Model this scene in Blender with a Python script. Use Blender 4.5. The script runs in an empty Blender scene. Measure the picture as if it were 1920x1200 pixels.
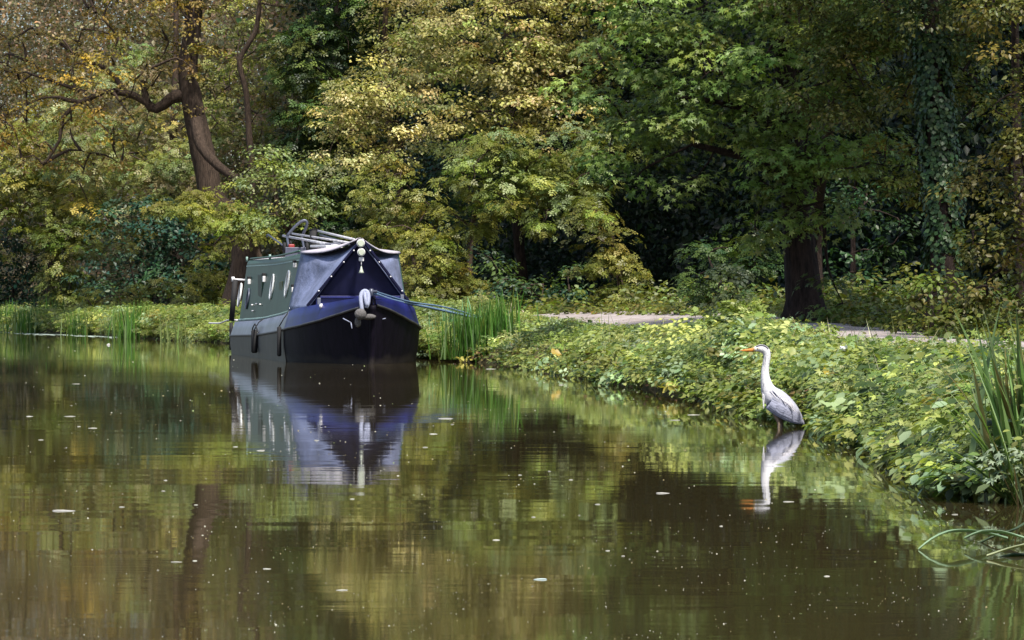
import bpy, bmesh, math
import numpy as np
from mathutils import Vector

rng = np.random.default_rng(7)
SC = bpy.context.scene
COL = SC.collection
F, YH, CAMH = 7000.0, 580.0, 0.80

def at(px, py, Y):
    return np.array([(px - 960) / F * Y, Y, CAMH - (py - YH) / F * Y])

# ------------------------------------------------------------------ tags and linking
def tag(o, label=None, cat=None, group=None, kind=None):
    if label: o['label'] = label
    if cat: o['category'] = cat
    if group: o['group'] = group
    if kind: o['kind'] = kind
    return o

def empty(name, loc=(0, 0, 0), rz=0.0):
    o = bpy.data.objects.new(name, None)
    o.location = [float(v) for v in loc]
    o.rotation_euler = (0, 0, rz)
    o.empty_display_size = 0.2
    COL.objects.link(o)
    return o

def mesh_obj(name, verts, faces, mat, parent=None, smooth=False, cols=None):
    me = bpy.data.meshes.new(name)
    me.from_pydata([tuple(map(float, v)) for v in verts], [], [tuple(f) for f in faces])
    me.materials.append(mat)
    if smooth:
        me.polygons.foreach_set('use_smooth', [True] * len(me.polygons))
    if cols is not None:
        a = me.color_attributes.new('col', 'FLOAT_COLOR', 'POINT')
        c = np.ones((len(verts), 4), np.float32); c[:, :3] = np.array(cols)
        a.data.foreach_set('color', c.ravel())
    me.update()
    o = bpy.data.objects.new(name, me)
    COL.objects.link(o)
    if parent is not None: o.parent = parent
    return o

def fast_mesh(name, V, tri, quad, mat, parent=None, C=None, smooth=False):
    me = bpy.data.meshes.new(name)
    nt = 0 if tri is None else len(tri); nq = 0 if quad is None else len(quad)
    me.vertices.add(len(V)); me.vertices.foreach_set('co', V.astype(np.float32).ravel())
    idx = []
    if nt: idx.append(tri.ravel())
    if nq: idx.append(quad.ravel())
    idx = np.concatenate(idx).astype(np.int32)
    me.loops.add(len(idx)); me.loops.foreach_set('vertex_index', idx)
    me.polygons.add(nt + nq)
    st = np.concatenate([np.arange(nt) * 3, nt * 3 + np.arange(nq) * 4]).astype(np.int32)
    me.polygons.foreach_set('loop_start', st)
    me.materials.append(mat)
    if smooth: me.polygons.foreach_set('use_smooth', [True] * (nt + nq))
    if C is not None:
        a = me.color_attributes.new('col', 'FLOAT_COLOR', 'POINT')
        c = np.ones((len(V), 4), np.float32); c[:, :3] = C
        a.data.foreach_set('color', c.ravel())
    me.update(calc_edges=True); me.validate()
    o = bpy.data.objects.new(name, me)
    COL.objects.link(o)
    if parent is not None: o.parent = parent
    return o

# ------------------------------------------------------------------ materials
def new_mat(name):
    m = bpy.data.materials.new(name); m.use_nodes = True
    nt = m.node_tree
    return m, nt, nt.nodes['Principled BSDF'], nt.nodes['Material Output']

def mat_plain(name, col, rough=0.6, noise=0.0, scale=8.0, metal=0.0, spec=0.5, bump=0.0, col2=None):
    m, nt, p, out = new_mat(name)
    p.inputs['Base Color'].default_value = (*col, 1)
    p.inputs['Roughness'].default_value = rough
    p.inputs['Metallic'].default_value = metal
    p.inputs['Specular IOR Level'].default_value = spec
    if noise > 0 or bump > 0 or col2:
        tc = nt.nodes.new('ShaderNodeTexCoord')
        n = nt.nodes.new('ShaderNodeTexNoise'); n.inputs['Scale'].default_value = scale; n.inputs['Detail'].default_value = 6
        n.inputs['Roughness'].default_value = 0.65
        nt.links.new(tc.outputs['Object'], n.inputs['Vector'])
        r = nt.nodes.new('ShaderNodeValToRGB')
        r.color_ramp.elements[0].position = 0.35; r.color_ramp.elements[1].position = 0.68
        a = col2 if col2 else tuple(c * (1 - noise) for c in col)
        b = col if col2 else tuple(min(1, c * (1 + noise)) for c in col)
        r.color_ramp.elements[0].color = (*a, 1); r.color_ramp.elements[1].color = (*b, 1)
        nt.links.new(n.outputs['Fac'], r.inputs['Fac'])
        nt.links.new(r.outputs['Color'], p.inputs['Base Color'])
        if bump > 0:
            bp = nt.nodes.new('ShaderNodeBump'); bp.inputs['Strength'].default_value = 0.7; bp.inputs['Distance'].default_value = bump
            nt.links.new(n.outputs['Fac'], bp.inputs['Height']); nt.links.new(bp.outputs['Normal'], p.inputs['Normal'])
    return m

def mat_leaf(name, trans=0.3, rough=0.45, spec=0.35, tscale=1.4):
    m, nt, p, out = new_mat(name)
    at_ = nt.nodes.new('ShaderNodeVertexColor'); at_.layer_name = 'col'
    nt.links.new(at_.outputs['Color'], p.inputs['Base Color'])
    p.inputs['Roughness'].default_value = rough
    p.inputs['Specular IOR Level'].default_value = spec
    tr = nt.nodes.new('ShaderNodeBsdfTranslucent')
    mul = nt.nodes.new('ShaderNodeMix'); mul.data_type = 'RGBA'; mul.blend_type = 'MULTIPLY'; mul.inputs['Factor'].default_value = 1
    mul.inputs['B'].default_value = (tscale, tscale * 1.05, tscale * .5, 1)
    nt.links.new(at_.outputs['Color'], mul.inputs['A']); nt.links.new(mul.outputs['Result'], tr.inputs['Color'])
    mx = nt.nodes.new('ShaderNodeMixShader'); mx.inputs['Fac'].default_value = trans
    nt.links.new(p.outputs[0], mx.inputs[1]); nt.links.new(tr.outputs[0], mx.inputs[2])
    nt.links.new(mx.outputs[0], out.inputs['Surface'])
    return m

def mat_vcol(name, rough=0.7, spec=0.3, bump=0.0, scale=60):
    m, nt, p, out = new_mat(name)
    a = nt.nodes.new('ShaderNodeVertexColor'); a.layer_name = 'col'
    nt.links.new(a.outputs['Color'], p.inputs['Base Color'])
    p.inputs['Roughness'].default_value = rough; p.inputs['Specular IOR Level'].default_value = spec
    if bump:
        tc = nt.nodes.new('ShaderNodeTexCoord'); n = nt.nodes.new('ShaderNodeTexNoise'); n.inputs['Scale'].default_value = scale
        nt.links.new(tc.outputs['Object'], n.inputs['Vector'])
        bp = nt.nodes.new('ShaderNodeBump'); bp.inputs['Distance'].default_value = bump
        nt.links.new(n.outputs['Fac'], bp.inputs['Height']); nt.links.new(bp.outputs['Normal'], p.inputs['Normal'])
    return m

def mat_bark(name, c1, c2):
    m, nt, p, out = new_mat(name)
    tc = nt.nodes.new('ShaderNodeTexCoord')
    mp = nt.nodes.new('ShaderNodeMapping'); mp.inputs['Scale'].default_value = (9, 9, 1.6)
    nt.links.new(tc.outputs['Object'], mp.inputs['Vector'])
    n = nt.nodes.new('ShaderNodeTexNoise'); n.inputs['Scale'].default_value = 2.5; n.inputs['Detail'].default_value = 8; n.inputs['Roughness'].default_value = .7
    nt.links.new(mp.outputs[0], n.inputs['Vector'])
    r = nt.nodes.new('ShaderNodeValToRGB')
    r.color_ramp.elements[0].position = .35; r.color_ramp.elements[1].position = .7
    r.color_ramp.elements[0].color = (*c1, 1); r.color_ramp.elements[1].color = (*c2, 1)
    nt.links.new(n.outputs['Fac'], r.inputs['Fac']); nt.links.new(r.outputs['Color'], p.inputs['Base Color'])
    bp = nt.nodes.new('ShaderNodeBump'); bp.inputs['Distance'].default_value = .05
    nt.links.new(n.outputs['Fac'], bp.inputs['Height']); nt.links.new(bp.outputs['Normal'], p.inputs['Normal'])
    p.inputs['Roughness'].default_value = .9; p.inputs['Specular IOR Level'].default_value = .2
    return m

LEAF = mat_leaf('leaf')
LEAF_GLOSSY = mat_leaf('glossy_leaf', trans=.12, rough=.45, spec=.35)
BLADE = mat_leaf('blade', trans=.3, rough=.4, spec=.4)
BARK = mat_bark('bark', (.030, .022, .017), (.12, .085, .065))
BARK_DARK = mat_bark('dark_bark', (.010, .007, .006), (.060, .040, .033))

# ------------------------------------------------------------------ leaf templates (unit length along +y, normal +z)
def T_diamond():
    V = np.array([[0, 0, 0], [.30, .42, .07], [0, 1, -.06], [-.30, .42, .07]]); return V, np.array([[0, 1, 2], [0, 2, 3]])
def T_hex(w=.33):
    V = np.array([[0, 0, 0], [w * .8, .25, .06], [w, .6, .05], [0, 1.05, -.08], [-w, .6, .05], [-w * .8, .25, .06], [0, .5, -.02]])
    T = np.array([[0, 1, 6], [1, 2, 6], [2, 3, 6], [3, 4, 6], [4, 5, 6], [5, 0, 6]]); return V, T
def T_spray(n=5):
    V, T = [], []
    def leaf(o, ang, L, w):
        c, s = math.cos(ang), math.sin(ang)
        b = len(V)
        for x, y, z in ((0, 0, 0), (w, .45, .03), (0, 1, -.05), (-w, .45, .03)):
            x, y = x * L, y * L
            V.append([o[0] + x * c + y * s, o[1] - x * s + y * c, o[2] + z * L])
        T.append([b, b + 1, b + 2]); T.append([b, b + 2, b + 3])
    leaf((0, .55, -.04), 0.1, .5, .3)
    leaf((0, .35, 0), 1.0, .5, .28); leaf((0, .38, 0), -1.05, .46, .28)
    if n > 3:
        leaf((0, .08, .02), 1.25, .5, .3); leaf((0, .02, .02), -1.2, .52, .28)
    return np.array(V), np.array(T)
def T_maple():
    ang = [0, 14, 22, 40, 52, 66, 88, 104, 128, 180, -128, -104, -88, -66, -52, -40, -22, -14]
    rad = [1, .62, .34, .66, .95, .55, .34, .62, .46, .10, .46, .62, .34, .55, .95, .66, .34, .62]
    V = [[0, .36, .03]]
    for a, r in zip(ang, rad):
        a = math.radians(a); r = r * .62
        V.append([r * math.sin(a), .36 + r * math.cos(a), -.10 * r * r * 2])
    n = len(ang)
    T = [[0, 1 + (i + 1) % n, 1 + i] for i in range(n)]
    return np.array(V), np.array(T)
def T_broad():
    out = [(0, 0), (.16, .02), (.30, .12), (.36, .30), (.30, .42), (.34, .58), (.22, .76), (.10, .92), (0, 1.04), (-.12, .90), (-.25, .74), (-.33, .60), (-.29, .44), (-.37, .28), (-.28, .10), (-.14, .03)]
    V = [[0, .45, -.03]] + [[x, y, .16 * abs(x) + .05 * math.sin(y * 9 + x * 6)] for x, y in out]
    n = len(out); return np.array(V), np.array([[0, 1 + i, 1 + (i + 1) % n] for i in range(n)])
BROAD = T_broad()
DIAMOND, HEX, SPRAY, SPRAY3, MAPLE, IVY = T_diamond(), T_hex(), T_spray(5), T_spray(3), T_maple(), T_hex(.5)

def frames(N, up=0.8, out=None, droop=0.25, r=rng):
    """random leaf frames: normal near +z (weight up) plus outward bias, tip direction outward and drooping"""
    n = r.normal(size=(N, 3)) * .55
    n[:, 2] += up
    if out is not None: n += out * .45
    n /= np.linalg.norm(n, axis=1)[:, None] + 1e-9
    d = r.normal(size=(N, 3))
    if out is not None: d += out * .9
    d[:, 2] -= droop * 2
    d -= n * (d * n).sum(1)[:, None]
    d /= np.linalg.norm(d, axis=1)[:, None] + 1e-9
    x = np.cross(d, n)
    return np.stack([x, d, n], axis=2)      # columns

def frames2(nb, jit, out, droop, r=rng):
    N = len(nb)
    n = nb + r.normal(size=(N, 3)) * jit
    n /= np.linalg.norm(n, axis=1)[:, None] + 1e-9
    d = r.normal(size=(N, 3)) * .7 + out * .9
    d[:, 2] -= droop * 2
    d -= n * (d * n).sum(1)[:, None]
    d /= np.linalg.norm(d, axis=1)[:, None] + 1e-9
    return np.stack([np.cross(d, n), d, n], axis=2)

def leaf_arrays(P, S, R, tmpl):
    V0, T0 = tmpl
    V = np.einsum('nij,kj->nki', R, V0) * S[:, None, None] + P[:, None, :]
    N, K = len(P), len(V0)
    T = (T0[None] + (np.arange(N) * K)[:, None, None]).reshape(-1, 3)
    return V.reshape(-1, 3), T, K

def pal_cols(pal, N, base=None, r=rng, jit=.22):
    """pal: list of (weight, rgb). returns N colours with per-leaf value jitter"""
    w = np.array([p[0] for p in pal], float); w /= w.sum()
    c = np.array([p[1] for p in pal])
    idx = r.choice(len(pal), N, p=w)
    out = c[idx] * np.exp(r.normal(size=(N, 1)) * jit) * (1 + r.normal(size=(N, 3)) * .05)
    return np.clip(out, .003, .9)

class Leaves:
    def __init__(s): s.V = []; s.T = []; s.C = []; s.n = 0
    def add(s, P, S, R, tmpl, col):
        if len(P) == 0: return
        V, T, K = leaf_arrays(P, S, R, tmpl)
        s.V.append(V); s.T.append(T + s.n); s.C.append(np.repeat(col, K, axis=0)); s.n += len(V)
    def raw(s, V, T, C):
        s.V.append(V); s.T.append(T + s.n); s.C.append(C); s.n += len(V)
    def build(s, name, parent=None, mat=None):
        return fast_mesh(name, np.concatenate(s.V), np.concatenate(s.T), None, mat or LEAF, parent, np.concatenate(s.C))

# ------------------------------------------------------------------ tubes
def tube_arrays(pts, rad, sides=6, wob=0.0, r=rng, cap=True):
    pts = np.asarray(pts, float); n = len(pts)
    d = np.gradient(pts, axis=0); d /= np.linalg.norm(d, axis=1)[:, None] + 1e-9
    ref = np.array([0, 0, 1.]) if abs(d[0, 2]) < .85 else np.array([1., 0, 0])
    V = []
    a = np.linspace(0, 2 * math.pi, sides, endpoint=False)
    x = np.cross(ref, d[0]); x /= np.linalg.norm(x)
    for i in range(n):
        x = x - d[i] * x.dot(d[i]); x /= np.linalg.norm(x) + 1e-9
        y = np.cross(d[i], x)
        rr = rad[i] * (1 + (r.normal(size=sides) * wob if wob else 0))
        V.append(pts[i] + (np.cos(a) * rr)[:, None] * x + (np.sin(a) * rr)[:, None] * y)
    V = np.concatenate(V)
    Q = []
    for i in range(n - 1):
        for k in range(sides):
            k2 = (k + 1) % sides
            Q.append([i * sides + k, i * sides + k2, (i + 1) * sides + k2, (i + 1) * sides + k])
    Q = np.array(Q)
    return V, Q

class Tubes:
    def __init__(s): s.V = []; s.Q = []; s.n = 0
    def add(s, pts, rad, sides=6, wob=0.0):
        V, Q = tube_arrays(pts, rad, sides, wob)
        s.V.append(V); s.Q.append(Q + s.n); s.n += len(V)
    def build(s, name, mat, parent=None):
        return fast_mesh(name, np.concatenate(s.V), None, np.concatenate(s.Q), mat, parent, smooth=True)

def resample(pts, step):
    pts = np.asarray(pts, float)
    # Catmull-Rom through the points
    P = np.vstack([2 * pts[0] - pts[1], pts, 2 * pts[-1] - pts[-2]])
    out = []
    for i in range(1, len(P) - 2):
        L = np.linalg.norm(P[i + 1] - P[i]); k = max(2, int(L / step))
        for t in np.linspace(0, 1, k, endpoint=False):
            a, b, c, d = P[i - 1], P[i], P[i + 1], P[i + 2]
            out.append(.5 * ((2 * b) + (c - a) * t + (2 * a - 5 * b + 4 * c - d) * t * t + (3 * b - a - 3 * c + d) * t ** 3))
    out.append(P[-2])
    return np.array(out)

# ------------------------------------------------------------------ the canal bank line
BK = np.array([(-60, -14), (-20, -6), (0, -1.6), (5, .35), (9, 1.45), (12, 1.95), (14.7, 2.05), (17, 2.24), (19.6, 2.26), (23, 2.26), (26, 2.16), (28.7, 1.96), (33, 1.68), (38.6, 1.32),
               (46.7, .67), (54.4, -.08), (61, -1.39), (75, -4.1), (90, -7.0), (112, -12.2), (133, -18.3), (180, -36), (250, -66), (400, -150), (900, -420)], float)
def bx(Y):
    return np.interp(Y, BK[:, 0], BK[:, 1])
_sm = np.linspace(-60, 900, 3841)
_bs = np.convolve(np.pad(np.interp(_sm, BK[:, 0], BK[:, 1]), 8, mode='edge'), np.ones(17) / 17, mode='valid')
def bxs(Y): return np.interp(Y, _sm, _bs)

def wave(x, y, s=1.0):
    return (np.sin(x * 1.7 * s + 1.3) * np.cos(y * 1.1 * s + .5) + .6 * np.sin(x * 3.9 * s + y * 2.7 * s) + .35 * np.sin(x * 7.1 * s - y * 5.3 * s + 2)) / 1.95

def gh(X, Y):
    """ground height"""
    X = np.asarray(X, float); Y = np.asarray(Y, float)
    d = X - bxs(Y) + .10 * wave(X * .3, Y * 1.3)
    lvl = np.interp(Y, [0, 12, 22, 40, 57, 80, 130, 400], [.18, .36, .43, .46, .50, .50, .48, .6])
    prof = np.interp(d, [-30, -15.2, -14.2, -13.2, -1.6, -.5, -.08, .10, .4, .9, 1.35, 3.9, 4.6, 9, 20, 60], [.6, .6, .35, -.9, -.9, -.5, -.06, .22, .52, .80, 1, 1, 1.08, 1.5, 4.0, 11.0])
    h = np.where(prof > 0, prof * lvl, prof)
    far = np.clip((d - 4.6) / 3, 0, 1)
    h = h + np.interp(Y, [42, 52, 70, 90], [0, 1, 1, 0]) * .22 * np.clip((d - 1.4) / 3.0, 0, 1)
    h = h + far * .12 * wave(X * .7, Y * .5) + np.where((d > .1) & (d < 1.3), .03 * wave(X * 3, Y * 2), 0)
    return h

rows = np.concatenate([np.arange(-60, 8, 4), np.arange(8, 62, .5), np.arange(62, 190, 2), np.arange(190, 900, 30)])
offs = np.concatenate([[-600, -200, -60, -30, -20], np.arange(-16, -12.5, .5), [-8, -4, -2, -1.2, -.7, -.4, -.2, -.1], np.arange(0, 1.5, .12), np.arange(1.6, 5, .3), np.arange(5, 12, .8), [13, 16, 20, 28, 40, 80, 200, 700]])
GX = bxs(rows)[:, None] + offs[None, :]
GY = np.repeat(rows[:, None], len(offs), 1)
GZ = gh(GX, GY)
def grid_faces(nr, nc):
    i, j = np.meshgrid(np.arange(nr - 1), np.arange(nc - 1), indexing='ij')
    a = (i * nc + j).ravel()
    return np.stack([a, a + 1, a + nc + 1, a + nc], 1)
SOIL = mat_plain('soil', (.075, .06, .035), .95, .5, 3.0, spec=.15, bump=.03, col2=(.03, .032, .012))
g = fast_mesh('ground', np.stack([GX, GY, GZ], 2).reshape(-1, 3), None, grid_faces(*GX.shape), SOIL, smooth=True)
tag(g, kind='structure')

# towpath
PATHM = mat_plain('gravel', (.42, .38, .385), .95, .3, 2.0, spec=.2, bump=.01, col2=(.24, .20, .18))
prow = np.arange(6, 200, .4)
pl = 1.50 + .16 * np.sin(prow * .9) + .1 * np.sin(prow * 2.3 + 1)
pr = 3.75 + 1.2 * np.exp(-((prow - 62) / 9.0) ** 2) + .12 * np.sin(prow * .7 + 2) + .1 * np.sin(prow * 2.9)
k = np.linspace(0, 1, 9)
PX = bxs(prow)[:, None] + pl[:, None] * (1 - k) + pr[:, None] * k
PY = np.repeat(prow[:, None], 9, 1)
PZ = gh(PX, PY) + .02 + .015 * np.sin(k * math.pi)[None]
pth = fast_mesh('towpath', np.stack([PX, PY, PZ], 2).reshape(-1, 3), None, grid_faces(*PX.shape), PATHM, smooth=True)
tag(pth, kind='structure')

# water
m, nt, p, out = new_mat('canal_water')
p.inputs['Base Color'].default_value = (.042, .033, .014, 1)
p.inputs['Roughness'].default_value = .035
p.inputs['IOR'].default_value = 1.62
tc = nt.nodes.new('ShaderNodeTexCoord')
def wnoise(scale, sx, sy, detail=2):
    mp = nt.nodes.new('ShaderNodeMapping'); mp.inputs['Scale'].default_value = (sx, sy, 1)
    n = nt.nodes.new('ShaderNodeTexNoise'); n.inputs['Scale'].default_value = scale; n.inputs['Detail'].default_value = detail
    nt.links.new(tc.outputs['Object'], mp.inputs['Vector']); nt.links.new(mp.outputs[0], n.inputs['Vector'])
    return n.outputs['Fac']
def mth(op, a, b):
    q = nt.nodes.new('ShaderNodeMath'); q.operation = op
    for i, v in enumerate((a, b)):
        if hasattr(v, 'is_linked') or hasattr(v, 'links'): nt.links.new(v, q.inputs[i])
        else: q.inputs[i].default_value = v
    return q.outputs[0]
n1 = wnoise(1.0, 1.0, 3.0, 3)
n2 = wnoise(1.0, .35, 1.1, 2)
patch = wnoise(.16, .5, 1.0, 2)
rp = nt.nodes.new('ShaderNodeMapRange'); rp.inputs['From Min'].default_value = .5; rp.inputs['From Max'].default_value = .68
nt.links.new(patch, rp.inputs['Value'])
n3 = wnoise(1.0, 2.2, 9.0, 2)
h = mth('ADD', mth('MULTIPLY', n1, .25), mth('ADD', mth('MULTIPLY', n2, .9), mth('MULTIPLY', mth('MULTIPLY', n3, rp.outputs[0]), .30)))
bp = nt.nodes.new('ShaderNodeBump'); bp.inputs['Strength'].default_value = 1.0; bp.inputs['Distance'].default_value = .0016
nt.links.new(h, bp.inputs['Height']); nt.links.new(bp.outputs['Normal'], p.inputs['Normal'])
rr = nt.nodes.new('ShaderNodeMapRange'); rr.inputs['To Min'].default_value = .025; rr.inputs['To Max'].default_value = .055
nt.links.new(rp.outputs[0], rr.inputs['Value']); nt.links.new(rr.outputs[0], p.inputs['Roughness'])
WATER = m
w = fast_mesh('water', np.array([[-700, -100, 0], [700, -100, 0], [700, 900, 0], [-700, 900, 0]], float), None, np.array([[0, 1, 2, 3]]), WATER)
tag(w, kind='structure')

# ------------------------------------------------------------------ palettes (linear)
P_BRONZE = [(5, (.21, .17, .045)), (3, (.32, .22, .04)), (2, (.16, .16, .05)), (2, (.40, .27, .03)), (2, (.12, .08, .035))]
P_CREAM = [(4, (.44, .39, .16)), (3, (.30, .30, .095)), (2, (.54, .43, .22)), (2, (.18, .20, .05))]
P_CREAM2 = [(4, (.30, .29, .09)), (3, (.17, .20, .05)), (2, (.36, .30, .13)), (2, (.12, .14, .03))]
P_GOLDGR = [(4, (.20, .21, .045)), (3, (.13, .17, .035)), (1, (.27, .23, .04))]
P_LIME = [(4, (.19, .215, .04)), (3, (.135, .16, .03)), (1, (.22, .22, .04))]
P_PALEGR = [(4, (.22, .28, .13)), (3, (.15, .21, .08)), (1, (.28, .32, .18))]
P_MID = [(4, (.09, .135, .025)), (3, (.13, .165, .03)), (1, (.15, .16, .03))]
P_MAPLE = [(5, (.125, .19, .04)), (3, (.20, .27, .075)), (1, (.19, .20, .04)), (1, (.05, .09, .015))]
P_OLIVE = [(4, (.085, .10, .018)), (3, (.11, .11, .02)), (1, (.16, .13, .02)), (1, (.06, .08, .02))]
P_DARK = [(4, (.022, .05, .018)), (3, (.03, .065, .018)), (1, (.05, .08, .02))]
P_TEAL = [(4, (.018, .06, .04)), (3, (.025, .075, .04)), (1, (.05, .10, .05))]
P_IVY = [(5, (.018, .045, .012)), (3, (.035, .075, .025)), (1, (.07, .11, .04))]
P_BACK = [(4, (.26, .21, .125)), (3, (.17, .16, .08)), (2, (.30, .21, .11))]

# ------------------------------------------------------------------ trees
def clumps_in(c, rad, n, shell=.35, r=rng):
    d = r.normal(size=(n, 3)); d /= np.linalg.norm(d, axis=1)[:, None]
    rr = (shell + (1 - shell) * r.random(n)) ** .6
    lump = 1 + .18 * wave(d[:, 0] * 3 + c[0], d[:, 2] * 3 + c[1], 1)
    return c + d * rr[:, None] * lump[:, None] * rad, d

def tree(name, label, cat, Y, trunk, r0, blobs, pal, tmpl=DIAMOND, leaf=.10, density=1.0, clump=.38, limbs=(),
         bark=None, depth=1.6, droop=.25, up=.8, group=None, twig=.012, leafmat=None, flat=.45, branches=True, shade_canopy=()):
    """trunk: [(px,py[,dY])...]; blobs: [(px,py,rx,ry[,dY[,weight]])] in photo pixels at distance Y"""
    r = rng
    T3 = np.array([at(t[0], t[1], Y + (t[2] if len(t) > 2 else 0)) for t in trunk])
    T3[0, 2] = float(gh(T3[0, 0], T3[0, 1])) - .12
    base = T3[0].copy(); base[2] += .12
    root = empty(name, base)
    tag(root, label, cat, group)
    tp = resample(T3, .35)
    nT = len(tp)
    tr = r0 * (1 - .62 * np.linspace(0, 1, nT)) ; tr[:4] *= np.array([1.75, 1.40, 1.18, 1.06])[:nT]
    tb = Tubes()
    loc = lambda P: np.asarray(P) - base
    tb.add(loc(tp), tr, 10, .05)
    nodes = [tuple(q) for q in tp[int(nT * .3):]]
    for L in limbs:      # (start r, end r, [(px,py[,dY])...])
        lp = resample(np.array([at(t[0], t[1], Y + (t[2] if len(t) > 2 else 0)) for t in L[2]]), .3)
        tb.add(loc(lp), np.linspace(L[0], L[1], len(lp)), 7, .06)
        nodes += [tuple(q) for q in lp[1:]]
    lv = Leaves()
    CC = []
    s = Y / F
    for b in blobs:
        px, py, rx, ry = b[:4]; dY = b[4] if len(b) > 4 else 0; wt = b[5] if len(b) > 5 else 1
        c = at(px, py, Y + dY)
        rad = np.array([rx * s, min(depth, max(rx, ry) * s), ry * s])
        area = math.pi * rad[0] * rad[2]
        ck = clump * 1.25
        n = max(5, int(area / (ck ** 2) * 1.75 * density * wt))
        C, D = clumps_in(c, rad, n)
        C[:, 2] = np.maximum(C[:, 2], gh(C[:, 0], C[:, 1]) + .12)
        CC.append(C)
        N = len(C); nsub = 10
        per = max(6, int((.34 * ck) ** 2 / leaf ** 2 * (3.4 if tmpl is DIAMOND else 2.4)))
        hue = np.exp(r.normal(size=(N, 1)) * .26) * (1 + r.normal(size=(N, 3)) * [.07, .04, .08])
        cs = ck * (.6 + .7 * r.random(N))
        U = r.normal(size=(N, nsub, 3)); U[:, :, 2] = np.abs(U[:, :, 2]) * .9 - .25
        U += D[:, None, :] * .35
        U /= np.linalg.norm(U, axis=2)[:, :, None]
        rr0 = (.35 + .65 * r.random((N, nsub, 1)) ** .5)
        Sc = C[:, None] + U * cs[:, None, None] * [1, 1, flat + .15] * rr0
        Sc[:, :, 2] -= .25 * cs[:, None] * rr0[:, :, 0] ** 2
        sub = r.normal(size=(N, nsub, per, 3)) * .5 * [1, 1, .45]
        sub[..., 2] -= .35 * (sub[..., 0] ** 2 + sub[..., 1] ** 2)
        P = (Sc[:, :, None] + sub * (.42 * cs)[:, None, None, None]).reshape(-1, 3)
        shue = np.exp(r.normal(size=(N, nsub, 1)) * .12) * hue[:, None]
        shue = np.repeat(shue.reshape(-1, 3), per, 0)
        Ub = np.repeat(U.reshape(-1, 3), per, 0)
        nb = Ub * .55 + [0, -.12, up] + sub.reshape(-1, 3) * .5
        R = frames2(nb, .30, Ub, droop)
        S = leaf * (.65 + .6 * r.random(len(P)))
        # one main tone for each clump, a few strays
        cp = pal_cols(pal, N, jit=.05)
        col = np.repeat(cp, nsub * per, 0) * .62 + pal_cols(pal, len(P), jit=.12) * .38
        col = col * shue
        ok = P[:, 2] > .12
        lv.add(P[ok] - base, S[ok], R[ok], tmpl, np.clip(col[ok], .004, .85))
    for b in shade_canopy:      # unseen upper crown, coarser, added to shade the wood below
        px, py, rx, ry, dY = b[:5]; rz = b[5] if len(b) > 5 else 2.5
        c = at(px, py, Y + dY); rad = np.array([rx * s, rz, ry * s])
        n = int(rad[0] * rad[1] * 14)
        C, D = clumps_in(c, rad, n, .2); per = 30
        P = (C[:, None] + r.normal(size=(n, per, 3)) * [.42, .42, .2]).reshape(-1, 3)
        lv.add(P - base, .20 * (.6 + .7 * r.random(len(P))), frames(len(P), up, np.repeat(D, per, 0), droop), DIAMOND, pal_cols(pal, len(P)))
    if branches and CC:
        C = np.concatenate(CC)
        C = C[r.permutation(len(C))[:160]]
        nd = np.array(nodes)
        order = np.argsort([np.min(((nd - q) ** 2).sum(1)) for q in C])
        for i in order:
            q = C[i]
            dd = np.sqrt(((nd - q) ** 2).sum(1)) + .25 * np.maximum(0, nd[:, 2] - q[2])
            j = int(np.argmin(dd)); a = nd[j]; L = np.linalg.norm(q - a)
            if L < .15: continue
            ms = a + (q - a) * .5 + r.normal(size=3) * L * .10 + np.array([0, 0, .06 * L])
            bp_ = resample(np.array([a, ms, q]), max(.15, L / 6))
            ra = min(twig * (1 + L * 1.5), r0 * .4)
            tb.add(loc(bp_), np.linspace(ra, twig * .5, len(bp_)), 5)
            nd = np.vstack([nd, bp_[1:]])
    tb.build('trunk', bark or BARK, root)
    lv.build('crown', root, leafmat)
    return root, base, lv

TOP = -130   # photo rows above the frame that the canopy still has to cover

# --- left: bronze oak overhanging, its leaning trunk
tree('oak_tree', 'big oak with bronze young leaves and a brown leaning trunk rising behind the narrowboat stern', 'tree', 118,
     [(447, 612), (458, 520), (461, 450), (432, 405), (402, 385), (384, 300), (365, 215), (352, 130), (362, 40), (370, -160)], .52,
     [(215, 130, 190, 110), (60, 120, 120, 110, 3), (290, 60, 140, 90, -1), (120, 250, 170, 90, 1), (250, -60, 260, 90), (-40, 200, 120, 150, 4), (430, -60, 120, 70, 2, .6), (330, 110, 60, 70, -2, .6)],
     P_BRONZE, DIAMOND, .12, .33, .42,
     limbs=[(.22, .10, [(347, 178), (320, 185), (292, 205), (275, 190), (268, 150)]), (.13, .07, [(292, 205), (250, 178), (205, 172), (180, 178), (150, 192), (110, 182)]),
            (.24, .12, [(368, 225, -1), (378, 275, -1.4), (410, 312, -1.6), (444, 335, -1.8)]), (.08, .04, [(150, 192), (118, 220), (112, 262), (85, 305)]),
            (.09, .04, [(240, 178), (200, 130), (140, 100), (95, 68)]), (.07, .04, [(160, 175), (95, 150), (60, 140)])], depth=4, twig=.020, shade_canopy=[(180, -330, 260, 120, 0, 5), (420, -330, 200, 120, 0, 5)])
tree('slim_tree', 'slim dark crooked trunk with thin pale yellow leaves right of the big oak', 'tree', 128,
     [(478, 600), (476, 420), (470, 300), (466, 235), (461, 170), (449, 110), (478, 62), (492, -40), (500, -160)], .155,
     [(500, 90, 70, 80, 1), (470, 200, 60, 100, 3), (430, 60, 60, 80, 3), (510, 240, 60, 60, 2), (540, -60, 120, 70), (400, 190, 60, 90, 5)],
     P_CREAM2 + P_GOLDGR, DIAMOND, .12, .5, .5, depth=2.5)
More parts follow.
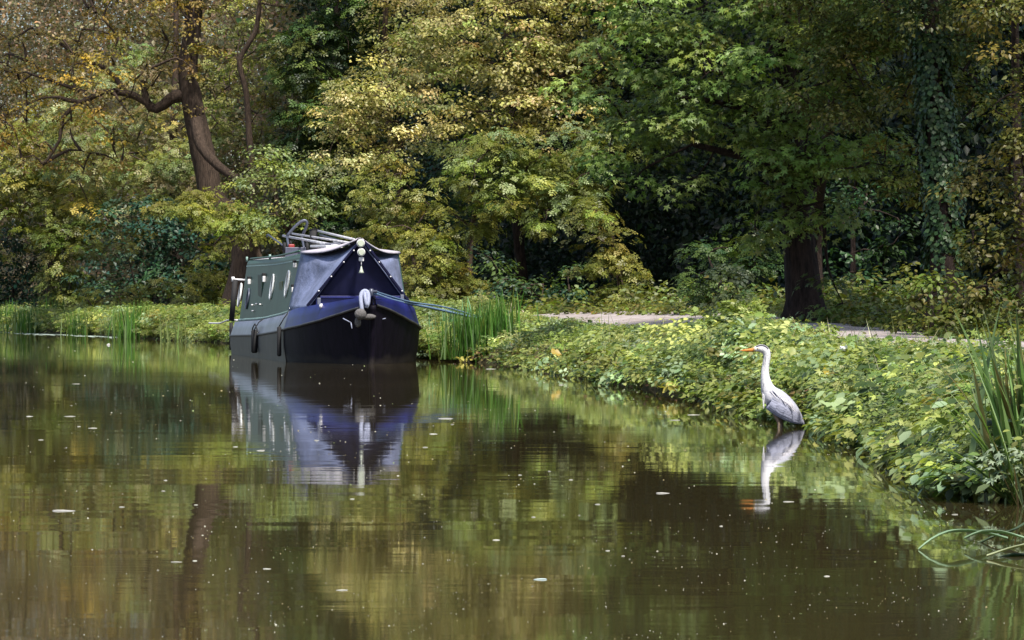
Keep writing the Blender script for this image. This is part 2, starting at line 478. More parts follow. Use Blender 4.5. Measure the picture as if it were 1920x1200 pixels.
tree('ash_tree', 'pale grey green tree between the oak trunks, its leaves light and feathery', 'tree', 140,
     [(330, 610, 5), (335, 500, 5), (325, 300, 5), (330, 100, 5), (330, -100, 5)], .22,
     [(300, 260, 120, 100), (250, 340, 130, 80), (420, 260, 90, 90, 3), (330, 160, 150, 100, 6), (180, 240, 120, 120, 6), (330, 350, 80, 60, -2)],
     P_PALEGR + P_GOLDGR + [(6, (.26, .21, .11))], SPRAY, .22, .6, .55, depth=4)
tree('hawthorn_tree', 'yellow green bushy tree at the left edge above the dark shrubs', 'tree', 150,
     [(90, 610), (95, 480), (100, 380)], .25,
     [(60, 380, 120, 80), (150, 330, 110, 90), (200, 420, 90, 55, -3), (20, 300, 90, 80), (110, 270, 120, 70, 3), (-20, 420, 60, 60)],
     P_GOLDGR + [(2, (.26, .22, .03))], SPRAY, .26, 1.0, .7, depth=4)
tree('holly_bush', 'dark blue green bush at the far left edge behind the reeds', 'bush', 152,
     [(20, 612), (25, 540)], .1, [(20, 500, 75, 80), (60, 450, 60, 50, 2), (90, 540, 70, 60, -2), (-40, 520, 60, 80)], P_TEAL + P_DARK, DIAMOND, .18, 1.3, .6, depth=3, leafmat=LEAF_GLOSSY)
tree('elder_bush', 'dull green bush with an upright shape between two darker bushes on the left', 'bush', 146,
     [(130, 612), (132, 520)], .1, [(128, 500, 55, 90), (150, 440, 50, 40), (170, 540, 50, 50, -1)], P_OLIVE + P_MID, SPRAY, .24, 1.1, .55, depth=2.5)
tree('laurel_bush', 'large glossy dark green bush left of the boat under the oak', 'bush', 136,
     [(280, 612), (285, 520)], .12, [(260, 420, 100, 60), (330, 455, 90, 75, -1), (220, 510, 80, 70), (380, 500, 70, 80, -2), (300, 560, 120, 50, -2)], P_TEAL + P_DARK, DIAMOND, .19, 1.3, .6, depth=3, leafmat=LEAF_GLOSSY)
tree('hazel_bush', 'mid green bush with a few pale twigs low beside the boat stern', 'bush', 128,
     [(360, 612), (362, 560)], .08, [(345, 540, 70, 55), (415, 480, 35, 90), (220, 560, 60, 40), (400, 560, 50, 50), (190, 460, 45, 30)], P_OLIVE + P_LIME, SPRAY, .2, .8, .5, depth=2)
tree('field_maple_tree', 'yellow green spreading branch of leaves over the narrowboat stern', 'tree', 112,
     [(505, 612), (498, 520), (470, 440), (450, 415)], .14, [(425, 405, 75, 28), (400, 380, 60, 22, 1), (460, 430, 60, 18, -1), (340, 395, 50, 20)], P_LIME + P_GOLDGR, SPRAY, .2, 1.2, .4, depth=1.5)
tree('willow_tree', 'pale silvery green tree just above the narrowboat roof', 'tree', 106,
     [(560, 612), (548, 500), (540, 440), (520, 380), (515, 330)], .10, [(510, 350, 70, 55), (480, 300, 50, 40, 1), (550, 390, 60, 40), (590, 330, 50, 50, 1), (520, 420, 60, 20, -.5, .5)],
     P_PALEGR + P_LIME, DIAMOND, .11, 1.15, .42, limbs=[(.05, .03, [(541, 430), (558, 400), (566, 385)]), (.04, .02, [(541, 440), (525, 415), (515, 385), (518, 350)])], depth=2)
tree('holly_tree', 'dark green upright evergreen tree behind the narrowboat', 'tree', 112,
     [(610, 612, 2.5), (615, 400, 2.5), (630, 100, 2.5), (640, -150, 2.5)], .2,
     [(640, 90, 85, 80), (590, 180, 80, 90), (560, 270, 65, 70), (640, 300, 90, 90, 1), (610, 400, 90, 60, 1), (690, 60, 50, 80, 1), (650, -40, 100, 90), (720, 150, 60, 80, 3), (570, 110, 50, 60)],
     P_MID + P_DARK + [(2, (.05, .10, .025))], SPRAY, .2, 1.3, .5, depth=2.5, shade_canopy=[(640, -280, 140, 160, 0)])
tree('thorn_tree', 'creamy yellow blossoming tree spreading above and right of the boat', 'tree', 94,
     [(760, 615, 2.5), (765, 480, 2.5), (740, 300, 2.5), (720, 150, 2.5), (730, -140, 2)], .14,
     [(660, 230, 70, 70), (690, 170, 60, 60, -1), (740, 240, 90, 70), (640, 190, 50, 30, -1), (660, 290, 60, 30, -1), (760, 120, 80, 80, 1), (800, 40, 120, 70, 2), (760, -70, 160, 80)],
     P_CREAM, DIAMOND, .095, 1.15, .36, depth=2)
tree('beech_tree', 'broad tree of pale gold leaves with layered drooping branches in the top middle', 'tree', 86,
     [(985, 618, 3), (975, 480, 3), (960, 300, 3), (950, 100, 3), (955, -150, 2)], .15,
     [(900, 160, 150, 60), (940, 210, 130, 45, -1), (1010, 130, 150, 70), (850, 90, 120, 70, 1), (1080, 90, 120, 80, 1), (1060, 210, 120, 50), (930, 40, 200, 60), (1100, 20, 120, 60), (980, -70, 260, 80), (900, 260, 120, 40, .5), (1010, 270, 90, 35)],
     P_CREAM + P_CREAM2 + [(2, (.2, .17, .05))], HEX, .085, 1.2, .36, limbs=[(.06, .03, [(955, 200), (1040, 150), (1110, 110), (1150, 70)]), (.05, .02, [(955, 170), (1000, 110), (1010, 60)])], depth=2, flat=.3, shade_canopy=[(1120, -280, 160, 120, 3, 3)], bark=BARK_DARK)
tree('sycamore_tree', 'mid green leafy tree with pale patches right of the boat in the middle', 'tree', 80,
     [(880, 620, 4.5), (880, 500, 4.5), (890, 400, 4), (930, 300, 1)], .08,
     [(920, 330, 90, 70), (980, 370, 90, 70), (1040, 330, 90, 60, 1), (880, 400, 60, 50), (1100, 290, 100, 50, 1), (930, 270, 90, 30, .5), (1075, 370, 40, 30, .5)],
     P_LIME + P_MID + P_PALEGR[:1], SPRAY, .15, 1.1, .38, depth=1.8)
tree('yew_tree', 'dark blue green ivy clad tree hanging over a black hollow in the middle', 'tree', 88,
     [(822, 618), (822, 500), (815, 400), (822, 330)], .13,
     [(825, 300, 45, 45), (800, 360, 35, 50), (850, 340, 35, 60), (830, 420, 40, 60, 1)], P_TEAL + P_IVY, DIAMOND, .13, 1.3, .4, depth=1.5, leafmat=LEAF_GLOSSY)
tree('dogwood_bush', 'green bush behind the cratch cover above the bow mooring rope', 'bush', 84,
     [(800, 618), (790, 540), (770, 470)], .09,
     [(800, 500, 75, 70), (770, 420, 60, 60, 1), (850, 550, 80, 50), (820, 560, 60, 40, -.5), (730, 360, 70, 60, 2), (690, 430, 70, 60, 4)], P_LIME + P_OLIVE + P_GOLDGR, SPRAY, .14, 1.2, .36, depth=1.6)
tree('privet_bush', 'small bush of dark leaves in the shade right of the mooring reeds', 'bush', 76,
     [(990, 618), (990, 570)], .06, [(975, 540, 70, 45), (1055, 530, 50, 50, 1), (1060, 575, 50, 20), (900, 520, 50, 55, 1)], P_DARK + P_DARK + P_TEAL + P_MID[:1], DIAMOND, .11, .8, .36, depth=1.0)
tree('spindle_bush', 'tall yellowish green bush hanging over the left end of the path', 'bush', 70,
     [(1165, 612, 1), (1160, 500, 1), (1140, 420, 1)], .06,
     [(1150, 520, 55, 60), (1115, 460, 40, 55), (1130, 400, 50, 40, .5), (1170, 560, 50, 28)], P_GOLDGR + P_OLIVE + P_LIME, SPRAY, .13, 1.15, .34, depth=1.2)
# --- right: maples, olive tree, ivy trunk
tree('maple_tree', 'large maple with broad pointed green leaves over the path, thick dark trunk in shadow', 'tree', 50,
     [(1512, 618), (1508, 560), (1498, 450), (1490, 350), (1478, 200), (1450, -160)], .25,
     [(1330, 150, 110, 60), (1210, 190, 120, 70, 1), (1430, 200, 110, 60), (1300, 240, 110, 60), (1180, 270, 90, 50, 1), (1380, 80, 160, 60), (1450, 270, 90, 45, -.5), (1560, 300, 80, 35, -1), (1250, 90, 110, 60),
      (1620, 270, 70, 30, -1), (1300, -20, 220, 70), (1500, -30, 200, 80), (1240, 330, 80, 35), (1180, 60, 90, 60, 1), (1120, 160, 60, 50, 1), (1470, 345, 50, 25, -1), (1500, 110, 130, 70, -1), (1490, 210, 100, 60, -1), (1540, 380, 40, 22, -1), (1440, 420, 40, 60, -.6), (1565, 560, 35, 40, -.5), (1540, 270, 90, 40, -1), (1430, 300, 60, 30, -1)],
     P_MAPLE, MAPLE, .115, 1.25, .34, limbs=[(.09, .04, [(1490, 380), (1560, 310), (1640, 285), (1700, 290)]), (.08, .04, [(1492, 360), (1440, 310), (1380, 290), (1300, 270)]), (.07, .03, [(1485, 260), (1380, 200), (1260, 180)])],
     bark=BARK_DARK, depth=1.6, flat=.3, droop=.45, shade_canopy=[(1500, -330, 200, 160, 1, 2.2), (1600, -560, 260, 200, 0, 3)])
tree('lime_tree', 'olive green tree with small leaves filling the top right', 'tree', 47,
     [(1530, 615, 12), (1530, 420, 12), (1560, 200, 8), (1620, -140, 3)], .11,
     [(1620, 110, 130, 70), (1560, 170, 90, 60, -.5), (1680, 200, 110, 60), (1730, 90, 110, 70), (1640, 30, 160, 60), (1620, -60, 250, 80), (1580, 60, 90, 50), (1700, 280, 60, 40), (1640, 330, 90, 30), (1720, 340, 50, 40)],
     P_OLIVE + P_MAPLE[:1], DIAMOND, .065, 1.35, .28, bark=BARK_DARK, depth=1.4, shade_canopy=[(1750, -330, 220, 180, 1), (1780, -600, 260, 220, 0, 3)])
ivt, ivb, _ = tree('ivy_tree', 'straight trunk clothed in dark ivy beside the path on the right', 'tree', 44,
     [(1775, 622), (1772, 520), (1768, 400), (1758, 250), (1745, 60), (1740, -150)], .19,
     [(1760, 30, 130, 60), (1800, 120, 90, 60, .5), (1750, -60, 200, 80), (1830, 200, 70, 50, 1), (1700, 160, 50, 40, 1)],
     P_OLIVE + P_DARK, DIAMOND, .065, 1.2, .28, bark=BARK_DARK, depth=1.2, shade_canopy=[(1850, -350, 260, 200, .5, 2), (1900, -650, 300, 220, 0, 2.5)])
# ivy on that trunk
iv = Leaves()
tp = resample(np.array([at(*q, 44) for q in [(1775, 622), (1772, 520), (1768, 400), (1758, 250), (1745, 60)]]), .05)
N = 9000
ii = rng.integers(0, len(tp), N); aa = rng.random(N) * 2 * math.pi
zf = tp[ii, 2]; bare = (np.abs(aa - 4.9) < .35) & (zf < 1.5) & (zf > .95)
rr_ = .16 + .09 * rng.random(N) ** 2 + .05 * wave(aa * 2, zf * 2.2)
od = np.stack([np.cos(aa), np.sin(aa), np.zeros(N)], 1)
P = tp[ii] + od * rr_[:, None]; P[:, 2] += rng.normal(size=N) * .03
nrm = od * 1.2 + rng.normal(size=(N, 3)) * .3 + [0, 0, .35]; nrm /= np.linalg.norm(nrm, axis=1)[:, None]
dd = np.tile([0, 0, -1.], (N, 1)) + rng.normal(size=(N, 3)) * .35; dd -= nrm * (dd * nrm).sum(1)[:, None]; dd /= np.linalg.norm(dd, axis=1)[:, None]
R = np.stack([np.cross(dd, nrm), dd, nrm], 2)
ok = ~bare & (wave(aa * 1.5, zf * 4) > -.35)
iv.add((P - ivb)[ok], (.035 + .03 * rng.random(N))[ok], R[ok], IVY, pal_cols(P_IVY, N)[ok])
iv.build('ivy', ivt, LEAF_GLOSSY)

tree('alder_tree', 'brownish olive tree at the right edge, its yellowing leaves reaching the top corner', 'tree', 40,
     [(1925, 622, 2), (1915, 450, 2), (1905, 200, 2), (1900, -140, 1)], .08,
     [(1890, 330, 60, 90), (1850, 430, 55, 60), (1910, 480, 60, 80), (1890, 200, 50, 70), (1900, 110, 45, 45, -.5), (1870, 540, 60, 45), (1900, -20, 100, 80), (1830, 340, 40, 50, .5), (1960, 300, 60, 200)],
     P_OLIVE + [(3, (.15, .12, .025))], DIAMOND, .065, 1.2, .26, bark=BARK_DARK, depth=1.1, shade_canopy=[(2050, -300, 200, 220, 2.5, 1.5)])
tree('holm_oak_tree', 'deep green tree filling the dark gap between the maple and ivy trunks', 'tree', 60,
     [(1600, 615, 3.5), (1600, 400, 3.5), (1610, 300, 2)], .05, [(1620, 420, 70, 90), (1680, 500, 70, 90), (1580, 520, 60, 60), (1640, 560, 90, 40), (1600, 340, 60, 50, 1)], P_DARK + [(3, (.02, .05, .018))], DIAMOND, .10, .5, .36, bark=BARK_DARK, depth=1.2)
tree('buckthorn_bush', 'dark green bush left of the maple trunk behind the path', 'bush', 60,
     [(1350, 612), (1345, 540)], .08, [(1345, 500, 55, 55), (1395, 440, 45, 50), (1310, 560, 45, 30), (1420, 530, 35, 50), (1380, 570, 70, 25)], P_DARK + P_MID[:1], SPRAY, .12, .7, .34, bark=BARK_DARK, depth=1.3)
tree('guelder_rose_bush', 'small shrub with pale grey green leaves left of the maple trunk', 'bush', 55,
     [(1375, 614), (1372, 560)], .03, [(1372, 525, 28, 40), (1360, 560, 30, 25)], P_PALEGR[:2] + P_MID, HEX, .07, 1.0, .22, bark=BARK_DARK, depth=.4)
tree('bramble_bush', 'low rough bush at the foot of the ivy clad trunk', 'bush', 43,
     [(1800, 624), (1800, 590)], .02, [(1790, 560, 60, 40), (1730, 590, 50, 25), (1840, 590, 50, 30), (1740, 520, 30, 40)], P_OLIVE + P_MID, HEX, .07, 1.0, .24, bark=BARK_DARK, depth=.7)
tree('snowberry_bush', 'low green bush at the foot of the maple trunk beside the path', 'bush', 52,
     [(1600, 618), (1600, 600)], .02, [(1590, 585, 60, 25), (1660, 590, 40, 20), (1540, 595, 30, 15)], P_MID + P_OLIVE, HEX, .07, 1.0, .24, bark=BARK_DARK, depth=.6)

# --- dense wood behind everything
def wood(name, pxs, Yf, extra, pal, leaf, n, ylo, yhi, dens_pow=1.0):
    lv = Leaves()
    px = pxs[0] + (pxs[1] - pxs[0]) * rng.random(n)
    Y = Yf(px) + extra[0] + (extra[1] - extra[0]) * rng.random(n)
    X = (px - 960) / F * Y
    g0 = gh(X, Y)
    top = CAMH - (yhi - YH) / F * Y
    Z = g0 + .05 + (top - g0) * rng.random(n) ** dens_pow
    C = np.stack([X, Y, Z], 1)
    per = 26
    hue = np.exp(rng.normal(size=(n, 1)) * .25) * (1 + rng.normal(size=(n, 3)) * .08)
    P = (C[:, None] + rng.normal(size=(n, per, 3)) * leaf * np.array([2.2, 2.2, 1.3])).reshape(-1, 3)
    Rr = frames(len(P), .6, np.tile([0, -1., 0], (len(P), 1)), .3)
    lv.add(P, leaf * (.6 + .8 * rng.random(len(P))), Rr, DIAMOND, np.clip(pal_cols(pal, len(P)) * np.repeat(hue, per, 0), .003, .8))
    o = lv.build(name)
    return tag(o, kind='stuff')
YF = lambda px: np.interp(px, [-200, 0, 460, 700, 950, 1200, 1500, 1760, 1920, 2300], [190, 165, 126, 104, 86, 78, 64, 54, 50, 48])
wood('distant_wood', (-250, 620), lambda px: YF(px) + 6, (6, 30), P_BACK, .22, 8000, 600, -260)
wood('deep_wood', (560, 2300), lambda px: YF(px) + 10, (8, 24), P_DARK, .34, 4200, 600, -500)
wood('shade_dark_wood', (560, 2250), lambda px: YF(px) + 3, (5, 15), [(4, (.009, .020, .009)), (3, (.012, .028, .011)), (1, (.025, .04, .012))], .16, 8500, 600, -420)  # near-black leaf colours paint in the shade of the hollows

def blade_arrays(base, L, wdt, az, lean, bend, seg=6, fold=.25, r=rng):
    """curved tapering leaf blades; base (3,), az direction of lean, lean start angle from vertical, bend added along the blade"""
    t = np.linspace(0, 1, seg + 1)
    ang = lean + bend * t ** 1.6
    ds = L / seg
    hx = np.concatenate([[0], np.cumsum(np.sin(ang[:-1]) * ds)]); hz = np.concatenate([[0], np.cumsum(np.cos(ang[:-1]) * ds)])
    dirv = np.array([math.cos(az), math.sin(az), 0]); side = np.array([-math.sin(az), math.cos(az), 0])
    rot = r.normal() * .6
    c = base + hx[:, None] * dirv + np.stack([0 * hz, 0 * hz, hz], 1)
    wv = wdt * .5 * np.clip(1 - t ** 2.6, .03, 1) * (.7 + .3 * np.minimum(1, t * 5))
    nrm = np.stack([np.cos(ang), 0 * ang, -np.sin(ang)], 1); nrm = nrm[:, :1] * dirv + nrm[:, 2:] * np.array([0, 0, 1.])
    sd = side * math.cos(rot) + dirv * math.sin(rot) * .6
    Lf = c - sd * wv[:, None]; Rt = c + sd * wv[:, None]; M = c + nrm * (wv * fold)[:, None]
    V = np.stack([Lf, M, Rt], 1).reshape(-1, 3)
    T = []
    for i in range(seg):
        a = i * 3
        for k_ in (0, 1):
            T += [[a + k_, a + k_ + 1, a + k_ + 4], [a + k_, a + k_ + 4, a + k_ + 3]]
    return V, np.array(T)

# ------------------------------------------------------------------ bank plants
def bank_points(n, y0, y1, o0, o1, pw=1.0):
    # density falls with distance like the picture does
    u = rng.random(n)
    Y = 1 / (1 / y0 + (1 / y1 - 1 / y0) * u)
    o = o0 + (o1 - o0) * rng.random(n) ** pw
    X = bxs(Y) + o
    return X, Y, gh(X, Y), o

def herb_patch(lv, n, y0, y1, o0, o1, hgt, leaf, per, pal, tmpl, spread=.10, pw=1.0, mask=None, up=.9):
    X, Y, Z, o = bank_points(n, y0, y1, o0, o1, pw)
    if mask is not None:
        k_ = mask(X, Y, o); X, Y, Z, o = X[k_], Y[k_], Z[k_], o[k_]
    n = len(X)
    sc = np.clip(Y / 28, .8, 3.2)
    lump = np.clip(1 + .7 * wave(X * 2.1 + 1, Y * .9) + .4 * wave(X * 5, Y * 2.3), .3, 1.9)
    H = hgt * (.6 + .6 * rng.random(n)) * lump
    if o1 < 2:
        near_ = np.clip((38 - Y) / 6, 0, 1)
        cap = np.interp(o, [0, .15, .4, .8, 1.05, 1.45], [.30, .42, .52, .56, .53, .50]) - near_ * np.interp(o, [.55, .9, 1.45], [0, .075, .10]) + np.clip((Y - 53) / 3, 0, 1) * .13
        cap = cap + .03 * rng.normal(size=n) + .085 * (lump - 1) * np.interp(o, [.6, 1.1], [1, .35])
        cap = cap + (rng.random(n) < .10) * (.05 + .12 * rng.random(n)) * np.interp(o, [.7, 1.1], [1, .3])
        cap = cap + .22 * np.exp(-((Y - 34.5 - (o - .6) * 3) / 3.2) ** 2) * np.interp(o, [.2, .6, 1.3], [0, 1, 1]) * (wave(X * 6, Y * 3) > -.3)
        cap = np.where(Y > 62, cap + .25 + .12 * wave(X * 1.1, Y * .35) + .1 * rng.normal(size=n), cap)
        H = np.clip(np.minimum(H, cap - np.maximum(Z, 0)), .02, None)
    t = rng.random((n, per)) ** .55
    a = rng.random((n, per)) * 2 * math.pi
    lean = rng.normal(size=(n, 2)) * .18; lean[:, 0] -= np.clip(.5 - o, 0, .5) * .7
    sp = spread * (.5 + rng.random((n, per)))
    P = np.stack([X[:, None] + lean[:, :1] * H[:, None] * t + np.cos(a) * sp, Y[:, None] + lean[:, 1:] * H[:, None] * t + np.sin(a) * sp,
                  np.maximum(Z, .0)[:, None] + H[:, None] * t + .01], 2).reshape(-1, 3)
    outd = np.stack([np.cos(a), np.sin(a), np.zeros_like(a)], 2).reshape(-1, 3)
    hue = np.exp(rng.normal(size=(n, 1)) * .22) * (1 + rng.normal(size=(n, 3)) * .08)
    hue *= np.exp(.22 * wave(X * .9 + 3, Y * .45) + .2 * wave(X * 3.3, Y * 1.7 + 2))[:, None]
    S = leaf * (.55 + .8 * rng.random(len(P))) * np.repeat(np.sqrt(sc), per)
    R = frames2(outd * .30 + [0, -.05, up * 1.15], .34, outd, .22)
    cp = np.repeat(pal_cols(pal, n, jit=.05), per, 0) * .6 + pal_cols(pal, len(P), jit=.14) * .4
    k_ = (P[:, 2] > .03 + .05 * rng.random(len(P))) & ~((P[:, 1] > 18) & (P[:, 1] < 25.6) & (P[:, 0] < .0798 * P[:, 1]))
    lv.add(P[k_], S[k_], R[k_], tmpl, np.clip(cp * np.repeat(hue, per, 0), .004, .85)[k_])

H_LIME = [(5, (.24, .30, .07)), (3, (.17, .24, .055)), (2, (.34, .37, .14))]
H_MIX = [(4, (.15, .19, .045)), (3, (.22, .26, .075)), (1, (.30, .27, .06)), (2, (.06, .095, .02))]
H_DOCK = [(4, (.13, .18, .06)), (3, (.21, .28, .14)), (1, (.20, .17, .04)), (1, (.05, .08, .02))]
H_PALE = [(3, (.28, .37, .22)), (2, (.20, .28, .12))]
bank = Leaves()
def mounds(lv, n, y0, y1, o0, o1, rad, h0, h1, pals, leafs, tmpls):
    X, Y, Z, o = bank_points(n, y0, y1, o0, o1)
    for i in range(n):
        sc = max(1.0, Y[i] / 45)
        rr_m = rad * (.5 + .9 * rng.random()) * sc ** .5
        near_ = np.clip((38 - Y[i]) / 6, 0, 1)
        cap = np.interp(o[i], [0, .15, .4, .8, 1.05, 1.45], [.34, .46, .56, .58, .52, .49]) - near_ * np.interp(o[i], [.5, .9, 1.45], [0, .10, .12]) + np.clip((Y[i] - 53) / 3, 0, 1) * .13 + .05 * rng.normal() + (.22 if Y[i] > 62 else 0)
        if near_ > 0 and o[i] > .7: rr_m *= .45; cap -= .05
        if 31.5 < Y[i] - (o[i] - .6) * 3 < 37.5: cap += .28 * rng.random()
        top = min(max(Z[i], 0) + h0 + (h1 - h0) * rng.random() + (.16 if 33 < Y[i] - (o[i] - .6) * 3 < 39 else 0), cap + (.10 * rng.random() if .15 < o[i] < .6 else 0))
        c = np.array([X[i] - max(0, .25 - o[i]) * .5, Y[i], max(top - rr_m * .45, .07)])
        pal, leaf, tm = pals[rng.integers(len(pals))], leafs[rng.integers(len(leafs))] * sc ** .5, tmpls[rng.integers(len(tmpls))]
        nsub = 8; per = int(max(5, min(26, (.5 * rr_m / leaf) ** 2 * 2.6)))
        U = rng.normal(size=(nsub, 3)); U[:, 2] = np.abs(U[:, 2]) * .9 - .3; U[:, 1] -= .25; U /= np.linalg.norm(U, axis=1)[:, None]
        sub = rng.normal(size=(nsub, per, 3)) * .5 * [1, 1, .5]
        P = (c + U[:, None] * rr_m * [1, 1, .6] * (.5 + .5 * rng.random((nsub, 1, 1))) + sub * rr_m * .5).reshape(-1, 3)
        Ub = np.repeat(U, per, 0)
        tone = pal_cols(pal, 1, jit=.38)
        col = tone * .7 + pal_cols(pal, len(P), jit=.12) * .3
        k_ = (P[:, 2] > .025) & ~((P[:, 1] > 18) & (P[:, 1] < 25.6) & (P[:, 0] < .0798 * P[:, 1]))
        lv.add(P[k_], (leaf * (.6 + .7 * rng.random(len(P))))[k_], frames2(Ub * .5 + [0, -.1, .95], .32, Ub, .25)[k_], tm, np.clip(col, .004, .85)[k_])
PL_ = [H_LIME, H_LIME, H_MIX, H_MIX, H_DOCK, H_PALE, [(1, (.28, .32, .09))], [(1, (.08, .13, .035))], [(1, (.05, .085, .025))]]
mounds(bank, 1500, 15.5, 60, .0, 1.35, .17, .10, .34, PL_, [.032, .042, .055], [HEX, SPRAY, HEX, MAPLE])
mounds(bank, 300, 15.5, 45, .0, .75, .26, .16, .40, PL_, [.055, .072], [HEX, MAPLE])
mounds(bank, 240, 15.5, 60, -.10, .06, .16, .02, .16, PL_, [.05, .065], [HEX])
mounds(bank, 700, 60, 160, -.1, 1.4, .24, .2, .6, PL_, [.045, .06], [HEX, SPRAY])
herb_patch(bank, 6000, 15, 60, .05, 1.42, .17, .036, 13, [(3, (.09, .125, .03)), (1, (.16, .19, .05)), (2, (.04, .06, .016))], HEX, .08)  # darker carpet, its colours paint the shaded gaps between the mounds
herb_patch(bank, 2600, 16, 60, .08, 1.40, .30, .046, 14, H_LIME, SPRAY, .07, mask=lambda X, Y, o: wave(X * .8, Y * .5) > -.45)
herb_patch(bank, 1700, 15, 44, .03, .95, .26, .068, 9, H_DOCK + H_LIME, HEX, .10, up=.5, mask=lambda X, Y, o: wave(X * 1.6 + 2, Y * 1.1) > .0)
herb_patch(bank, 900, 16, 50, .05, 1.2, .28, .050, 7, H_PALE, SPRAY, .07, mask=lambda X, Y, o: wave(X * 2, Y * .9 + 4) > .1)
herb_patch(bank, 6500, 58, 175, -.1, 1.5, .38, .065, 16, H_LIME + H_MIX, SPRAY, .12)
herb_patch(bank, 2500, 16, 60, 1.25, 1.5, .05, .03, 8, H_LIME, DIAMOND, .06)
herb_patch(bank, 1500, 8.5, 15.5, .45, 6, .07, .04, 9, H_MIX, HEX, .08)
herb_patch(bank, 2500, 12, 26, 1.5, 6, .06, .035, 9, H_MIX + P_OLIVE, DIAMOND, .08, mask=lambda X, Y, o: (o > 3.9) | (Y < 15))
herb_patch(bank, 900, 24, 70, -.12, .12, .16, .05, 8, H_MIX + [(4, (.10, .05, .03))], HEX, .05)
def bank_blades(lv, n, y0, y1, o0, o1, L, wdt, pal):
    X, Y, Z, o = bank_points(n, y0, y1, o0, o1)
    for i in range(n):
        V, T = blade_arrays(np.array([X[i], Y[i], max(Z[i], 0)]), L * (.5 + .8 * rng.random()), wdt * (.6 + .7 * rng.random()) * math.sqrt(max(1, Y[i] / 30)), rng.random() * 6.28, .1 + .4 * rng.random(), .9 * rng.random(), 4)
        lv.raw(V, T, np.tile(pal_cols(pal, 1)[0], (len(V), 1)))
G_PAL = [(3, (.22, .26, .10)), (2, (.12, .19, .05)), (1, (.34, .32, .20)), (1, (.28, .36, .24))]
bank_blades(bank, 1300, 15, 60, .0, .9, .38, .009, G_PAL)
bank_blades(bank, 900, 15, 60, .9, 1.5, .14, .008, G_PAL)
bank_blades(bank, 900, 60, 150, -.1, 1.4, .45, .016, G_PAL)
bank_blades(bank, 260, 14, 60, -.1, .12, .20, .012, [(1, (.30, .24, .15)), (1, (.16, .11, .07)), (1, (.2, .26, .14))])
bank.build('bank_herbs'); tag(bpy.data.objects['bank_herbs'], kind='stuff')
# verge beyond the path and grass at its edges
vg = Leaves()
herb_patch(vg, 3800, 26, 110, 3.7, 5.6, .14, .055, 9, P_MID + P_OLIVE + P_LIME, HEX, .08)
herb_patch(vg, 1200, 24, 80, 4.3, 6.5, .35, .07, 14, P_MID + P_OLIVE + P_PALEGR[:1], HEX, .12)
vg.build('verge_herbs'); tag(bpy.data.objects['verge_herbs'], kind='stuff')

def blades(lv, base, n, rad, L, wdt, pal, lean=(.02, .3), bend=(.1, .9), seg=6, az=None):
    for i in range(n):
        q = base + np.array([*(rng.normal(size=2) * rad), 0])
        a = rng.random() * 2 * math.pi if az is None else az + rng.normal() * .6
        V, T = blade_arrays(q, L * (.55 + .55 * rng.random()), wdt * (.7 + .5 * rng.random()), a, lean[0] + (lean[1] - lean[0]) * rng.random(), bend[0] + (bend[1] - bend[0]) * rng.random() ** 2, seg)
        c = pal_cols(pal, 1)[0]
        lv.raw(V, T, np.tile(c, (len(V), 1)))

B_GREEN = [(4, (.07, .17, .025)), (3, (.10, .22, .045)), (1, (.20, .30, .14)), (1, (.15, .20, .04))]
B_DARKG = [(3, (.09, .17, .04)), (4, (.16, .25, .09)), (2, (.32, .40, .22)), (1, (.26, .21, .09))]
def reed_clump(px, py, Y, n, rad, L, wdt, label, pal=B_GREEN, lean=(.0, .22), bend=(.0, .5), xs=1.0):
    b = at(px, py, Y); b[2] = max(-.02, float(gh(b[0], b[1])) - .02)
    root = empty('reed_clump', b); tag(root, label, 'reeds', 'clumps of reeds along the water edge')
    lv = Leaves()
    for i in range(n):
        q = np.array([rng.normal() * rad * xs, rng.normal() * rad * .6, 0])
        q[2] = float(gh(b[0] + q[0], b[1] + q[1])) - b[2] if gh(b[0] + q[0], b[1] + q[1]) > 0 else -.03
        V, T = blade_arrays(q, L * (.6 + .45 * rng.random()), wdt * (.7 + .5 * rng.random()), rng.random() * 6.283, lean[0] + (lean[1] - lean[0]) * rng.random(), bend[0] + (bend[1] - bend[0]) * rng.random() ** 2)
        lv.raw(V, T, np.tile(pal_cols(pal, 1)[0], (len(V), 1)))
    o = lv.build('foliage', root, BLADE)
    return root
reed_clump(900, 676, 56.5, 460, .24, .84, .026, 'tall bright green reed clump right of the bow by the mooring rope')
reed_clump(845, 672, 60, 90, .16, .72, .032, 'pale blue green reed clump touching the left side of the tallest reeds', [(3, (.12, .28, .12)), (2, (.20, .36, .2))])
reed_clump(62, 625, 124, 130, .42, 1.15, .045, 'dense dark green reed clump near the left edge')
reed_clump(2, 622, 132, 90, .4, 1.1, .045, 'green reed clump cut by the left edge')
reed_clump(145, 628, 114, 60, .22, 1.0, .04, 'narrow reed clump between the two larger ones on the left')
reed_clump(238, 634, 103, 120, .30, 1.15, .04, 'tall thin reed clump halfway between the left edge and the boat')
reed_clump(345, 640, 94, 50, .3, .75, .04, 'short pale reed clump left of the boat stern', [(2, (.22, .28, .10)), (2, (.14, .22, .06))])
